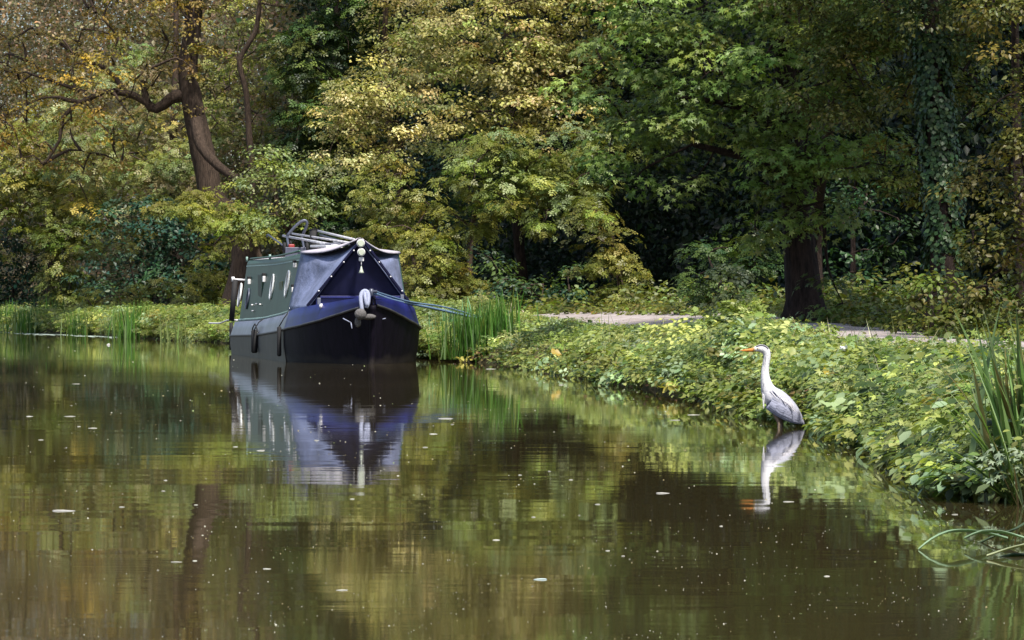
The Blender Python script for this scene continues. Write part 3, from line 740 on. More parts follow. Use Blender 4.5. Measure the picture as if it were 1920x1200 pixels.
# large iris clump at right edge
b = at(1935, 905, 15.6); b[2] = 0.02
ir = empty('iris_clump', b); tag(ir, 'large clump of tall sword shaped iris leaves at the right edge of the bank', 'iris')
lv = Leaves()
for i in range(100):
    q = np.array([rng.normal() * .08 + .0, rng.normal() * .12, -.03])
    left = rng.random() < .7
    V, T = blade_arrays(q, .88 * (.5 + .5 * rng.random()), .046 * (.7 + .5 * rng.random()), math.pi + rng.normal() * .6 if left else rng.normal() * .8, .02 + .26 * rng.random(), .60 * rng.random() ** 2, 8)
    lv.raw(V, T, np.tile(pal_cols(B_DARKG, 1)[0], (len(V), 1)))
for px_, L_, l_, bn in ((1905, .75, .34, .3), (1915, .8, .26, .3), (1895, .5, .7, .9), (1905, .65, .45, .7), (1895, .55, .35, .5), (1910, .68, .5, .9), (1905, .5, .8, .7), (1915, .75, .4, .5), (1900, .42, .95, .6), (1910, .6, .55, .4)):
    q = at(px_, 900, 15.4) - b; q[2] = -.02
    V, T = blade_arrays(q, L_, .042, math.pi, l_, bn, 9)
    lv.raw(V, T, np.tile(pal_cols(B_DARKG, 1)[0], (len(V), 1)))
lv.build('blades', ir, BLADE)

# bent leaves lying over the water, lower right
def bent_leaf(label, pts, wdt, col):
    wdt *= 1.9; col = tuple(np.array(col) * [.85, .8, .8])
    P3 = resample(np.array([at(a, c, Y) for a, c, Y in pts]), .03)
    n = len(P3); t = np.linspace(0, 1, n)
    d = np.gradient(P3, axis=0); d /= np.linalg.norm(d, axis=1)[:, None]
    sd = np.cross(d, [0, 0, 1.]); sd /= np.linalg.norm(sd, axis=1)[:, None] + 1e-6
    sd = sd * .9 + np.array([0, 0, .42]) * np.sin(np.linspace(.4, 2.9, n))[:, None]
    wv = wdt * .5 * np.clip(1 - np.abs(2 * t - 1) ** 3, .04, 1)
    base = P3[0]
    th = np.array([0, 0, .003])
    V = np.stack([P3 - sd * wv[:, None], P3 + th * 2, P3 + sd * wv[:, None], P3 - th], 1).reshape(-1, 3) - base
    Q = []
    for i in range(n - 1):
        for k_ in range(4):
            k2 = (k_ + 1) % 4
            Q.append([i * 4 + k_, i * 4 + k2, i * 4 + 4 + k2, i * 4 + 4 + k_])
    cols = np.tile(col, (len(V), 1)); cols[1::4] *= 1.5
    o = fast_mesh('bent_iris_leaf', V, None, np.array(Q), BLADE, None, cols)
    o.location = base
    tag(o, label, 'leaf', 'iris leaves bent down to the water')
bent_leaf('long pale arched leaf touching the water with its tip, furthest left of the bent leaves', [(1722, 1031, 12.42), (1745, 1012, 12.45), (1775, 998, 12.5), (1810, 995, 12.6), (1850, 1000, 12.7), (1890, 1010, 12.8)], .014, (.22, .36, .22))
bent_leaf('pale arched leaf right of the longest bent leaf', [(1808, 1010, 12.6), (1840, 997, 12.6), (1880, 998, 12.6), (1930, 1012, 12.6)], .016, (.24, .38, .24))
bent_leaf('leaf lying straight out to the right edge just above the water', [(1850, 1043, 12.0), (1890, 1030, 12.05), (1950, 1015, 12.1)], .018, (.30, .36, .20))
bent_leaf('dark bent leaf behind the pale arched leaves', [(1835, 1020, 12.8), (1870, 1003, 12.8), (1905, 992, 12.9), (1950, 960, 13.0)], .022, (.06, .10, .05))
bent_leaf('grey green leaf crossing low over the water at the right edge', [(1815, 1046, 12.1), (1860, 1050, 12.1), (1900, 1040, 12.1), (1960, 1046, 12.1)], .020, (.10, .17, .13))

# tall cow parsley like plant on the bank, and single dandelion, yellow leaves
def tall_plant(name, label, px, Y, off_h, n, rad, pal, leaf, cat='plant'):
    X = (px - 960) / F * Y; z0 = float(gh(X, Y)); root = empty(name, (X, Y, z0)); tag(root, label, cat)
    lv = Leaves(); tb = Tubes()
    for i in range(n):
        a = rng.random() * 6.28; L = off_h * (.6 + .45 * rng.random())
        tip = np.array([math.cos(a) * rad * rng.random(), math.sin(a) * rad * .7 * rng.random(), L])
        st = resample(np.array([[tip[0] * .2, tip[1] * .2, -.02], tip * [.5, .5, .55], tip]), .06)
        tb.add(st, np.linspace(.006, .002, len(st)), 5)
        m_ = 26
        t = .25 + .75 * rng.random(m_) ** .7
        P = st[(t * (len(st) - 1)).astype(int)] + rng.normal(size=(m_, 3)) * [.05, .05, .02]
        od_ = rng.normal(size=(m_, 3)); od_[:, 2] = 0
        lv.add(P, leaf * (.6 + .7 * rng.random(m_)), frames(m_, 1.0, od_ / np.linalg.norm(od_, axis=1)[:, None], .1), SPRAY, pal_cols(pal, m_))
    tb.build('stems', STEM, root); lv.build('foliage', root)
    return root
STEM = mat_plain('stem', (.14, .17, .05), .6, .2, 20)
tall_plant('nettle_patch', 'tall yellow green leafy plant standing above the bank just left of the heron head', 1385, 37.0, .56, 60, .34, H_LIME, .10)
tall_plant('nettle_patch', 'tall green leafy plant on the bank right below the path end', 1335, 42, .26, 20, .30, H_MIX, .10)
tall_plant('dock_plant', 'upright rusty yellow plant at the path edge near the right side', 1805, 25.5, .22, 9, .07, [(3, (.34, .27, .03)), (1, (.2, .2, .04))], .06)
tall_plant('meadowsweet_plant', 'slender dark seed stem standing against the grey path', 1245, 44, .30, 2, .03, [(1, (.08, .06, .04))], .03)
tall_plant('cow_parsley_plant', 'small white flowering plant at the path edge in the middle', 975, 60, .30, 6, .12, [(2, (.5, .5, .42)), (2, (.2, .26, .1))], .05)

# dandelion clock
DAND = mat_plain('seed_head', (.85, .86, .84), .9, .1, 200, spec=.1)
d0 = at(1582, 652, 26.6); dg = at(1593, 700, 26.6)
rt = empty('dandelion', dg); tag(rt, 'white round dandelion seed head on a thin stalk right of the heron', 'flower')
tb = Tubes(); st = resample(np.array([[0, 0, -.15], (d0 - dg) * [.6, 1, .5], (d0 - dg)]), .02); tb.add(st, np.linspace(.004, .003, len(st)), 6)
tb.build('stalk', STEM, rt)
bm = bmesh.new(); bmesh.ops.create_icosphere(bm, subdivisions=3, radius=.026)
me = bpy.data.meshes.new('seed_head')
for v in bm.verts: v.co *= 1 + .10 * rng.normal()
bm.to_mesh(me); bm.free(); me.materials.append(DAND)
o = bpy.data.objects.new('seed_head', me); COL.objects.link(o); o.parent = rt; o.location = d0 - dg

# single yellow and pale broad leaves that stand out on the right bank
for px_, py_, Yy, S_, col_, lb in ((1762, 783, 21.5, .17, (.50, .33, .02), 'large bright yellow leaf hanging low on the right bank'),
                                 (1800, 755, 22.3, .12, (.42, .32, .03), 'small yellow leaf above the large bright yellow one'),
                                 (1555, 700, 26.0, .11, (.42, .33, .02), 'yellow leaf among the herbs right of the heron neck'),
                                 (1545, 727, 25.4, .14, (.50, .52, .34), 'cream coloured broad leaf just above the heron back'),
                                 (1690, 715, 24.6, .13, (.42, .58, .44), 'pale mint green broad leaf in the middle of the right bank'),
                                 (1043, 662, 46.5, .16, (.46, .34, .06), 'ochre leaf at the foot of the bank right of the tallest reeds'),
                                 (1720, 830, 19.8, .18, (.28, .36, .18), 'broad grey green leaf drooping to the water at the right')):
    V0, T0 = BROAD; S_ *= .85; col_ = tuple(c * .8 for c in col_)
    q = at(px_, py_, Yy)
    yw = rng.normal() * .5 - 1.3
    V = V0 * [1, 1, 1.4]; V = (V - [0, .5, 0]) * S_
    til = .95
    y2 = V[:, 1] * math.cos(til * .3) ; z2 = V[:, 2] + V[:, 0] * .3 
    V = np.stack([V[:, 1] * math.cos(.35), V[:, 0] * .7 - .2 * S_, V[:, 0] * .8 - V[:, 1] * .35 + V[:, 2]], 1)
    Vb = np.concatenate([V, V * .98 + [0, .002, -.002]]); Tb = np.concatenate([T0, T0[:, ::-1] + len(V)])
    st_, sq = tube_arrays(np.array([[-.5 * S_, -.2 * S_, .17 * S_], [-.62 * S_, 0, 0], [-.7 * S_, .12, -.16]]), [.004, .004, .004], 5)
    Q2 = np.concatenate([np.stack([sq[:, 0], sq[:, 1], sq[:, 2]], 1), np.stack([sq[:, 0], sq[:, 2], sq[:, 3]], 1)]) + len(Vb)
    Va = np.concatenate([Vb, st_])
    o = fast_mesh('broad_leaf', Va, np.concatenate([Tb, Q2]), None, LEAF, None, np.tile(np.array(col_), (len(Va), 1)))
    o.location = q; tag(o, lb, 'leaf')

# ------------------------------------------------------------------ things floating on the water
fl = Leaves(); N = 3400
py = 640 + 560 * rng.random(N) ** .8; px = -40 + 2000 * rng.random(N)
Y = CAMH * F / (py - YH); X = (px - 960) / F * Y
ok = X < bxs(Y) - .02
cl = wave(px * .004 + py * .004, py * .03) + .4 * wave(px * .02, py * .09) + .45 * rng.normal(size=N)
ok &= cl > .05
X, Y, py = X[ok], Y[ok], py[ok]; N = len(X)
oc = np.array([[1, 0, 0], [0, 1, 0], [-1, 0, 0], [0, -1, 0], [0, 0, .55], [0, 0, -.2]], float)
ot = np.array([[0, 1, 4], [1, 2, 4], [2, 3, 4], [3, 0, 4]])
S = Y / F * .95 * np.exp(rng.normal(size=N) * .4)
S = np.clip(S, .0016, .02)
R = np.tile(np.eye(3), (N, 1, 1)) * (.6 + .8 * rng.random((N, 1, 3)))
c_ = np.array([[.42, .42, .34], [.30, .26, .14], [.22, .28, .12]])[rng.choice(3, N, p=[.6, .25, .15])] * (.35 + .8 * rng.random((N, 1)))
fl.add(np.stack([X, Y, np.full(N, .0005)], 1), S, R, (oc, ot), c_)
# pale flecks standing in for the sky shine along the bank at the far left
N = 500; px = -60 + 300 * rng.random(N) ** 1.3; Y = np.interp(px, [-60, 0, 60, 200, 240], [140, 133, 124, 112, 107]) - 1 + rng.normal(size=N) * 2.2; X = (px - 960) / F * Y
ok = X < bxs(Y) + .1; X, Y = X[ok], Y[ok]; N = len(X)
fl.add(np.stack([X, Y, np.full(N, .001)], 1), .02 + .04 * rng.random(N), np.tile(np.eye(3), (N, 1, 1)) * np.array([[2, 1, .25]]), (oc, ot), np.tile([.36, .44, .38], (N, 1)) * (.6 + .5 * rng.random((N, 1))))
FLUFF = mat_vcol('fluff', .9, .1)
fl.build('floating_fluff_and_shine', None, FLUFF); tag(bpy.data.objects['floating_fluff_and_shine'], kind='stuff')

def float_leaf(label, px, py, wpx, hpx, col=(.62, .64, .58), group=None):
    wpx *= .8 if wpx < 30 else .65; hpx *= .6; col = tuple(c * .6 for c in col)
    Y = CAMH * F / (py - YH); X = (px - 960) / F * Y; s = Y / F
    a = wpx * s * .5; hh = hpx * s
    V, T = [], []
    n = 12
    lift = rng.random() * 6.28
    dp = a * (.22 + .2 * rng.random())
    for i in range(n):
        t = 2 * math.pi * i / n
        tip = 1 if i else 1.15
        V.append([a * math.cos(t) * tip, dp * math.sin(t), .001 + hh * (.30 + .25 * math.cos(t + lift) + .15 * rng.random()) * (1 - .6 * abs(math.cos(t)) ** 6)])
    V.append([0, 0, .0015 + hh * .45])
    for i in range(n): T.append([i, (i + 1) % n, n])
    V = np.array(V); Vd = V.copy(); Vd[:, 2] = -.001
    T = np.array(T)
    side = []
    for i in range(n):
        j = (i + 1) % n
        side += [[i, i + n + 1, j + n + 1], [i, j + n + 1, j]]
    o = fast_mesh('floating_leaf', np.concatenate([V, Vd]), np.concatenate([T, T[:, ::-1] + n + 1, np.array(side)]), None, FLUFF, None, np.tile(np.array(col), (2 * n + 2, 1)))
    o.location = (X, Y, 0); tag(o, label, 'leaf', group or 'leaves floating on the canal')
float_leaf('long white leaf floating at the far left of the open water', 118, 958, 62, 5, (.8, .8, .76))
float_leaf('straight white leaf floating on the dark water left of the heron reflection', 1242, 925, 36, 4, (.8, .8, .76))
float_leaf('bluish white leaf floating near the bottom of the water in the middle', 1012, 1087, 36, 6, (.7, .85, .84))
float_leaf('white leaf floating in front of the narrowboat reflection on its left', 488, 845, 18, 3, (.75, .76, .7))
float_leaf('pair of joined white petals floating right of the bow reflection', 834, 785, 40, 3, (.78, .78, .74))
float_leaf('small round white feather floating on the far water left of the boat', 203, 647, 8, 8, (.85, .85, .82))
for px_, py_, w_ in ((55, 781, 15), (130, 781, 26), (173, 803, 20), (148, 800, 8), (142, 720, 18), (228, 951, 13), (441, 838, 11), (310, 901, 8), (306, 921, 9), (367, 947, 9), (365, 1052, 10), (640, 1107, 26), (500, 1067, 18),
                     (812, 814, 18), (797, 839, 12), (848, 796, 8), (1000, 970, 9), (975, 891, 8), (1030, 884, 7), (1478, 941, 30), (1352, 987, 7), (1550, 1081, 13), (930, 1013, 16), (1139, 1033, 10), (1168, 1043, 8), (660, 936, 10),
                     (1070, 900, 9), (1120, 946, 12), (593, 826, 10), (330, 1054, 25), (76, 825, 12), (1300, 778, 28), (1265, 788, 22), (1052, 722, 12), (920, 692, 22), (1790, 965, 14)):
    Yq = CAMH * F / (py_ - YH)
    if (px_ - 960) / F * Yq < bxs(Yq) - .03:
        float_leaf('small pale leaf lying flat among the specks on the canal surface', px_, py_, w_, 2.4, tuple(np.array([.62, .63, .55]) * (.7 + .5 * rng.random())), 'small pale leaves floating on the canal')

exec_boat = True

# ------------------------------------------------------------------ narrowboat
TH = math.radians(8.6); CT, ST = math.cos(TH), math.sin(TH)
BX, BY = -2.05, 54.4
def lp(px, py, u):
    k_ = (px - 960) / F
    x = (k_ * (BY + u * CT) - BX + u * ST) / (CT - ST * k_)
    Yw = BY + u * CT + x * ST
    return np.array([x, u, CAMH - (py - YH) / F * Yw])
def side_u(px, x):
    k_ = (px - 960) / F
    return (BX + x * CT - k_ * (BY + x * ST)) / (ST + k_ * CT)
def side_z(py, x, u):
    return CAMH - (py - YH) / F * (BY + u * CT + x * ST)

def loft(name, rings, mat, parent, close=False, smooth=True, caps=False):
    m_ = len(rings[0]); V = np.concatenate([np.array(r_, float) for r_ in rings]); Q = []
    for i in range(len(rings) - 1):
        for k_ in range(m_ if close else m_ - 1):
            k2 = (k_ + 1) % m_
            Q.append([i * m_ + k_, i * m_ + k2, (i + 1) * m_ + k2, (i + 1) * m_ + k_])
    faces = [list(q) for q in Q]
    if caps: faces += [list(range(m_))[::-1], [(len(rings) - 1) * m_ + k_ for k_ in range(m_)]]
    return mesh_obj(name, V, faces, mat, parent, smooth)

def box_arrays(c, s):
    c = np.array(c, float); s = np.array(s, float) / 2
    V = np.array([[x, y, z] for x in (-1, 1) for y in (-1, 1) for z in (-1, 1)]) * s + c
    return V, [[0, 1, 3, 2], [4, 6, 7, 5], [0, 4, 5, 1], [2, 3, 7, 6], [0, 2, 6, 4], [1, 5, 7, 3]]
def bevel_obj(o, wdt=.006, seg=2):
    md = o.modifiers.new('bevel', 'BEVEL'); md.width = wdt; md.segments = seg; md.limit_method = 'ANGLE'
    return o
def box(name, c, s, mat, parent=None, bev=.006):
    V, Fc = box_arrays(c, s)
    return bevel_obj(mesh_obj(name, V, Fc, mat, parent), bev)
def beam(name, a, b, w_, h_, mat, parent=None, bev=.004):
    a = np.array(a, float); b = np.array(b, float); d = (b - a) / np.linalg.norm(b - a)
    sd = np.cross(d, [0, 0, 1.]); sd /= np.linalg.norm(sd) + 1e-9; up_ = np.cross(sd, d)
    V = [q + sx * sd * w_ / 2 + sz * up_ * h_ / 2 for q in (a, b) for sx in (-1, 1) for sz in (-1, 1)]
    return bevel_obj(mesh_obj(name, V, [[0, 1, 3, 2], [4, 6, 7, 5], [0, 4, 5, 1], [2, 3, 7, 6], [0, 2, 6, 4], [1, 5, 7, 3]], mat, parent), bev)
def tube(name, pts, rad, mat, parent=None, sides=10, step=None, wob=0):
    P_ = resample(pts, step) if step else np.array(pts, float)
    rads = np.interp(np.linspace(0, 1, len(P_)), np.linspace(0, 1, len(rad)), rad) if hasattr(rad, '__len__') else np.full(len(P_), rad)
    V, Q = tube_arrays(P_, rads, sides, wob)
    Fc = [list(q) for q in Q] + [list(range(sides))[::-1], [len(V) - sides + k_ for k_ in range(sides)]]
    return mesh_obj(name, V, Fc, mat, parent, True)
def ball(name, c, r_, mat, parent=None, sc=(1, 1, 1), noise=0):
    bm = bmesh.new(); bmesh.ops.create_icosphere(bm, subdivisions=3, radius=r_)
    me = bpy.data.meshes.new(name)
    for v in bm.verts:
        q = 1 + noise * rng.normal()
        v.co = (c[0] + v.co.x * sc[0] * q, c[1] + v.co.y * sc[1] * q, c[2] + v.co.z * sc[2] * q)
    bm.to_mesh(me); bm.free(); me.materials.append(mat)
    me.polygons.foreach_set('use_smooth', [True] * len(me.polygons))
    o = bpy.data.objects.new(name, me); COL.objects.link(o); o.parent = parent
    return o
def ring_obj(name, c, R_, r_, nrm, mat, parent=None, seg=28, sc=(1, 1)):
    nrm = np.array(nrm, float); nrm /= np.linalg.norm(nrm)
    a = np.cross(nrm, [0, 0, 1.]); a /= np.linalg.norm(a); b_ = np.cross(nrm, a)
    V, Fc = [], []
    for i in range(seg):
        t = 2 * math.pi * i / seg; e = math.cos(t) * a * sc[0] + math.sin(t) * b_ * sc[1]
        for k_ in range(8):
            f = 2 * math.pi * k_ / 8
            V.append(np.array(c) + e * (R_ + r_ * math.cos(f)) + nrm * r_ * math.sin(f))
    for i in range(seg):
        for k_ in range(8):
            i2 = (i + 1) % seg; k2 = (k_ + 1) % 8
            Fc.append([i * 8 + k_, i * 8 + k2, i2 * 8 + k2, i2 * 8 + k_])
    return mesh_obj(name, V, Fc, mat, parent, True)
def disc_obj(name, c, R_, th, nrm, mat, parent=None, seg=24):
    nrm = np.array(nrm, float); nrm /= np.linalg.norm(nrm)
    a = np.cross(nrm, [0, 0, 1.]); a /= np.linalg.norm(a); b_ = np.cross(nrm, a)
    V = []
    for s_, rr2 in ((0, R_), (th * .7, R_), (th, R_ * .85)):
        for i in range(seg):
            t = 2 * math.pi * i / seg; V.append(np.array(c) + nrm * s_ + (math.cos(t) * a + math.sin(t) * b_) * rr2)
    Fc = [[j * seg + i, j * seg + (i + 1) % seg, (j + 1) * seg + (i + 1) % seg, (j + 1) * seg + i] for j in (0, 1) for i in range(seg)]
    Fc += [list(range(seg)), [2 * seg + i for i in range(seg)][::-1]]
    return mesh_obj(name, V, Fc, mat, parent)

def mat_hull(name, c1, c2, grime, rough, spec):
    m, nt, p, out = new_mat(name)
    tc = nt.nodes.new('ShaderNodeTexCoord'); sx = nt.nodes.new('ShaderNodeSeparateXYZ'); nt.links.new(tc.outputs['Object'], sx.inputs[0])
    mp = nt.nodes.new('ShaderNodeMapping'); mp.inputs['Scale'].default_value = (7, 7, 1.2); nt.links.new(tc.outputs['Object'], mp.inputs['Vector'])
    n = nt.nodes.new('ShaderNodeTexNoise'); n.inputs['Scale'].default_value = 1.0; n.inputs['Detail'].default_value = 8; n.inputs['Roughness'].default_value = .7; nt.links.new(mp.outputs[0], n.inputs['Vector'])
    n2 = nt.nodes.new('ShaderNodeTexNoise'); n2.inputs['Scale'].default_value = 2.2; n2.inputs['Detail'].default_value = 6; nt.links.new(tc.outputs['Object'], n2.inputs['Vector'])
    r = nt.nodes.new('ShaderNodeValToRGB'); r.color_ramp.elements[0].position = .38; r.color_ramp.elements[1].position = .72
    r.color_ramp.elements[0].color = (*c1, 1); r.color_ramp.elements[1].color = (*c2, 1); nt.links.new(n.outputs['Fac'], r.inputs['Fac'])
    # scum and rust near the waterline, uneven height
    ad = nt.nodes.new('ShaderNodeMath'); ad.operation = 'MULTIPLY_ADD'; ad.inputs[1].default_value = -.30; nt.links.new(n2.outputs['Fac'], ad.inputs[0]); nt.links.new(sx.outputs['Z'], ad.inputs[2])
    mr = nt.nodes.new('ShaderNodeMapRange'); mr.inputs['From Min'].default_value = -.12; mr.inputs['From Max'].default_value = -.02; mr.inputs['To Min'].default_value = .85; mr.inputs['To Max'].default_value = 0
    nt.links.new(ad.outputs[0], mr.inputs['Value'])
    mx = nt.nodes.new('ShaderNodeMix'); mx.data_type = 'RGBA'; nt.links.new(mr.outputs[0], mx.inputs['Factor']); nt.links.new(r.outputs['Color'], mx.inputs['A']); mx.inputs['B'].default_value = (*grime, 1)
    nt.links.new(mx.outputs['Result'], p.inputs['Base Color']); p.inputs['Roughness'].default_value = rough; p.inputs['Specular IOR Level'].default_value = spec
    bp = nt.nodes.new('ShaderNodeBump'); bp.inputs['Distance'].default_value = .012; nt.links.new(n2.outputs['Fac'], bp.inputs['Height']); nt.links.new(bp.outputs['Normal'], p.inputs['Normal'])
    return m
M_BLACK = mat_hull('hull_black', (.003, .0025, .006), (.012, .009, .020), (.035, .03, .028), .6, .12)
M_GREYHULL = mat_hull('hull_grey', (.030, .032, .036), (.075, .075, .08), (.08, .075, .065), .5, .35)
M_SLATE = mat_plain('gunwale_paint', (.17, .19, .26), .35, .25, 2.2, spec=.5, col2=(.09, .10, .14))
M_BLUE = mat_plain('blue_paint', (.018, .023, .17), .4, .3, 1.5, spec=.45, col2=(.010, .013, .075))
M_GREEN = mat_plain('green_paint', (.052, .13, .085), .45, .3, 1.6, spec=.45, col2=(.034, .085, .058))
M_TRIM = mat_plain('trim_paint', (.22, .34, .31), .5, .2, 3.0)
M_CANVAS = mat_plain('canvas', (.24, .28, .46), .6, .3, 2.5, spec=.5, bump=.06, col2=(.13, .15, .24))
M_CANVAS_LIT = mat_plain('canvas_lit', (.45, .42, .48), .8, .15, 3.0, bump=.01)
M_NAVY = mat_plain('navy_board', (.008, .009, .035), .6, .3, 3.0, spec=.2)
M_WHITE = mat_plain('white_paint', (.75, .74, .76), .45, .1, 6.0)
M_CREAM = mat_plain('lamp_glass', (.50, .55, .45), .25, .1, 6.0)
M_CHROME = mat_plain('polished_rim', (.88, .90, .90), .3, .03, 6.0)
M_GLASS = mat_plain('window_glass', (.015, .018, .02), .08, .0, 1)
M_ROPEB = mat_plain('blue_rope', (.10, .17, .27), .85, .3, 60, bump=.004)
M_ROPEL = mat_plain('pale_rope', (.30, .33, .46), .85, .2, 60, bump=.004)
M_DARKROPE = mat_plain('fender_rubber', (.012, .012, .014), .8, .2, 30)
M_FEND = mat_plain('rope_fender', (.12, .115, .115), .9, .3, 40, bump=.02)
M_STEEL = mat_plain('grey_steel', (.09, .10, .14), .4, .2, 8, metal=.3)
M_RUST = mat_plain('rust_brown', (.14, .09, .075), .7, .3, 4)

boat = empty('narrowboat', (BX, BY, 0), TH)
tag(boat, 'green and blue narrowboat moored at the bank with a canvas cover over its bow', 'boat')
LEN = 14.8
def wS(u): 
    t = min(1, max(0, u) / 2.8); w_ = 1.03 * math.sin(math.pi / 2 * t) ** .72
    if u > 13.3: w_ *= math.sqrt(max(.0, 1 - ((u - 13.3) / 1.75) ** 2)) ** .35
    return max(.035, w_)
def zS(u): return float(np.interp(u, [0, .5, 1, 1.7, 2.6, 4, 8, LEN], [.86, .735, .635, .55, .495, .45, .37, .31]))
def zT(u): return float(np.interp(u, [0, .5, 1, 1.7, 2.6, 3.6, 8, LEN], [.99, .935, .885, .84, .78, .72, .62, .565]))
us = np.concatenate([np.linspace(0, 1, 9)[:-1], np.linspace(1, 3, 9)[:-1], np.linspace(3, 13.3, 16)[:-1], np.linspace(13.3, LEN, 6)])
def rake(u, z): return u - max(0, z) * .28 * max(0, 1 - u / 2.2)
rings = []
for u in us:
    w_, zs = wS(u), zS(u)
    wb = w_ * (.80 + .18 * min(1, u / 3))
    half = [(w_, zs), ((w_ + wb) / 2 + .01, zs * .5), (wb, .03), (wb * .93, -.25), (wb * .5, -.42)]
    rings.append([(-x, rake(u, z), z) for x, z in half] + [(x, rake(u, z), z) for x, z in half[::-1]])
bow_end = int(np.argmin(np.abs(us - 2.8)))
loft('hull', rings, M_BLACK, boat)
# weathered side skin, its grey painting in the sky reflection, 4 mm proud aft of the bow curve, image left and right
for sgn in (-1, 1):
    rr2 = []
    for u in us[bow_end:]:
        w_, zs = wS(u), zS(u); wb = w_ * (.80 + .18 * min(1, u / 3))
        rr2.append([(sgn * (w_ + .006), u, zs - .004), (sgn * ((w_ + wb) / 2 + .018), u, zs * .5), (sgn * (wb + .008), u, .03), (sgn * (wb + .004), u, -.03)])
    loft('side_plate_sheen', rr2, M_GREYHULL, boat)
tube('stem_bar', [(0, rake(0, z), z) for z in (-.4, -.1, 0, .2, .4, .6, .8, .86)], .045, M_BLACK, boat, 10)
# rubbing strake
for sgn in (-1, 1):
    P_ = np.array([[sgn * (wS(u) + .012), rake(u, zS(u)), zS(u)] for u in us])
    V, Q = tube_arrays(P_, np.full(len(P_), .020), 6)
    fast_mesh('rubbing_strake', V, None, Q, M_GREYHULL, boat, smooth=True)
# bulwark / gunwale band above the strake
def band(u0, u1, mat, name, off=0.0):
    for sgn in (-1, 1):
        r_ = []
        for u in [q for q in us if u0 - 1e-6 <= q <= u1 + 1e-6]:
            w_ = wS(u); r_.append([(sgn * (w_ + .004 + off), rake(u, zS(u)), zS(u) + .012), (sgn * (w_ * .965 + off), rake(u, (zS(u) + zT(u)) / 2), (zS(u) + zT(u)) / 2), (sgn * (w_ * .92 + off), rake(u, zT(u)), zT(u)), (sgn * max(.0, w_ * .92 - .05), rake(u, zT(u)), zT(u) + .004), (sgn * max(.0, w_ * .90 - .06), rake(u, zT(u)), zT(u) - .12)])
        loft(name, r_, mat, boat)
ub = float(us[bow_end])
band(0, ub, M_BLUE, 'bow_panel')
band(ub, LEN, M_SLATE, 'gunwale')
# decks
dk = [[(-wS(u) * .91, rake(u, zT(u)), zT(u) - .03), (0, rake(u, zT(u)), zT(u) - .015), (wS(u) * .91, rake(u, zT(u)), zT(u) - .03)] for u in us]
loft('deck', dk, M_SLATE, boat)
# cabin
CU0, CU1 = 3.6, 13.3
def cab(u):
    dx = .085 * (CU1 - u) / (CU1 - CU0)
    return [(x + dx, y, z) for x, y, z in cab_(u)]
def cab_(u):
    zb = zT(u) - .01; zr = float(np.interp(u, [CU0, 8, CU1], [1.66, 1.635, 1.67]))
    return [(-.90, u, zb), (-.755, u, zr - .05), (-.735, u, zr), (-.70, u, zr + .015), (-.35, u, zr + .055), (0, u, zr + .07), (.35, u, zr + .055), (.70, u, zr + .015), (.735, u, zr), (.755, u, zr - .05), (.90, u, zb)]
loft('cabin', [cab(u) for u in np.linspace(CU0, CU1, 9)], M_GREEN, boat, close=True, smooth=False, caps=True)
def cx_side(u, z):    # x of the cabin side (image left) at height z
    a, b_ = cab(u)[0], cab(u)[1]; t = (z - a[2]) / (b_[2] - a[2]); return a[0] + (b_[0] - a[0]) * t
RF = [[(x * .955, u, z + .006) for (x, _, z) in cab(u)[3:8]] for u in np.linspace(CU0 + .02, CU1 - .02, 6)]
loft('roof', RF, mat_plain('roof_paint', (.45, .43, .48), .6, .2, 4), boat, smooth=False)
for sgn in (-1, 1):
    tube('handrail', [(sgn * .70, u, float(cab(u)[2][2]) + .045) for u in np.linspace(CU0 + .1, CU1 - .1, 12)], .016, M_GREEN, boat, 8)
    Vb = []
    for u in np.linspace(CU0 + .01, CU1 - .01, 8):
        z1 = cab(u)[1][2] - .03
        Vb.append([(sgn * (abs(cx_side(u, z1)) + .008), u, z1), (sgn * (abs(cx_side(u, z1 - .022)) + .010), u, z1 - .022)])
    loft('stripe', Vb, M_TRIM, boat)
    Vb = []
    for u in np.linspace(CU0 - .3, CU1 - .01, 8):
        z1 = zT(u) + .05
        Vb.append([(sgn * (.905), u, z1), (sgn * (.925), u, z1 - .01), (sgn * (.925), u, z1 - .04), (sgn * .905, u, z1 - .045)])
    loft('skirting', Vb, M_TRIM, boat)
# rear cabin end in brown primer
ca = cab(CU1)
mesh_obj('rear_door', [(-.55, CU1 + .03, .60), (.55, CU1 + .03, .60), (.5, CU1 + .03, 1.6), (-.5, CU1 + .03, 1.6), (-.55, CU1 + .01, .60), (.55, CU1 + .01, .60), (.5, CU1 + .01, 1.6), (-.5, CU1 + .01, 1.6)],
         [[0, 1, 2, 3], [7, 6, 5, 4], [0, 4, 5, 1], [1, 5, 6, 2], [2, 6, 7, 3], [3, 7, 4, 0]], M_RUST, boat)
# portholes, read off the photo along the cabin's left side
def side_pt(px, py, proud=0.0):
    x = -.83
    for _ in range(4):
        u = side_u(px, x); z = side_z(py, x, u); x = cx_side(u, z)
    return np.array([x - proud, u, z])
SN = (-1, 0, .15)
for px_, py_ in ((451, 553), (511.5, 538), (540, 532)):
    c_ = side_pt(px_, py_)
    g_ = disc_obj('porthole', c_ + np.array([-.003, 0, 0]), .20, .010, SN, M_GLASS, boat)
    ring_obj('rim', c_ + np.array([-.016, 0, 0]), .205, .017, SN, M_CHROME, g_)
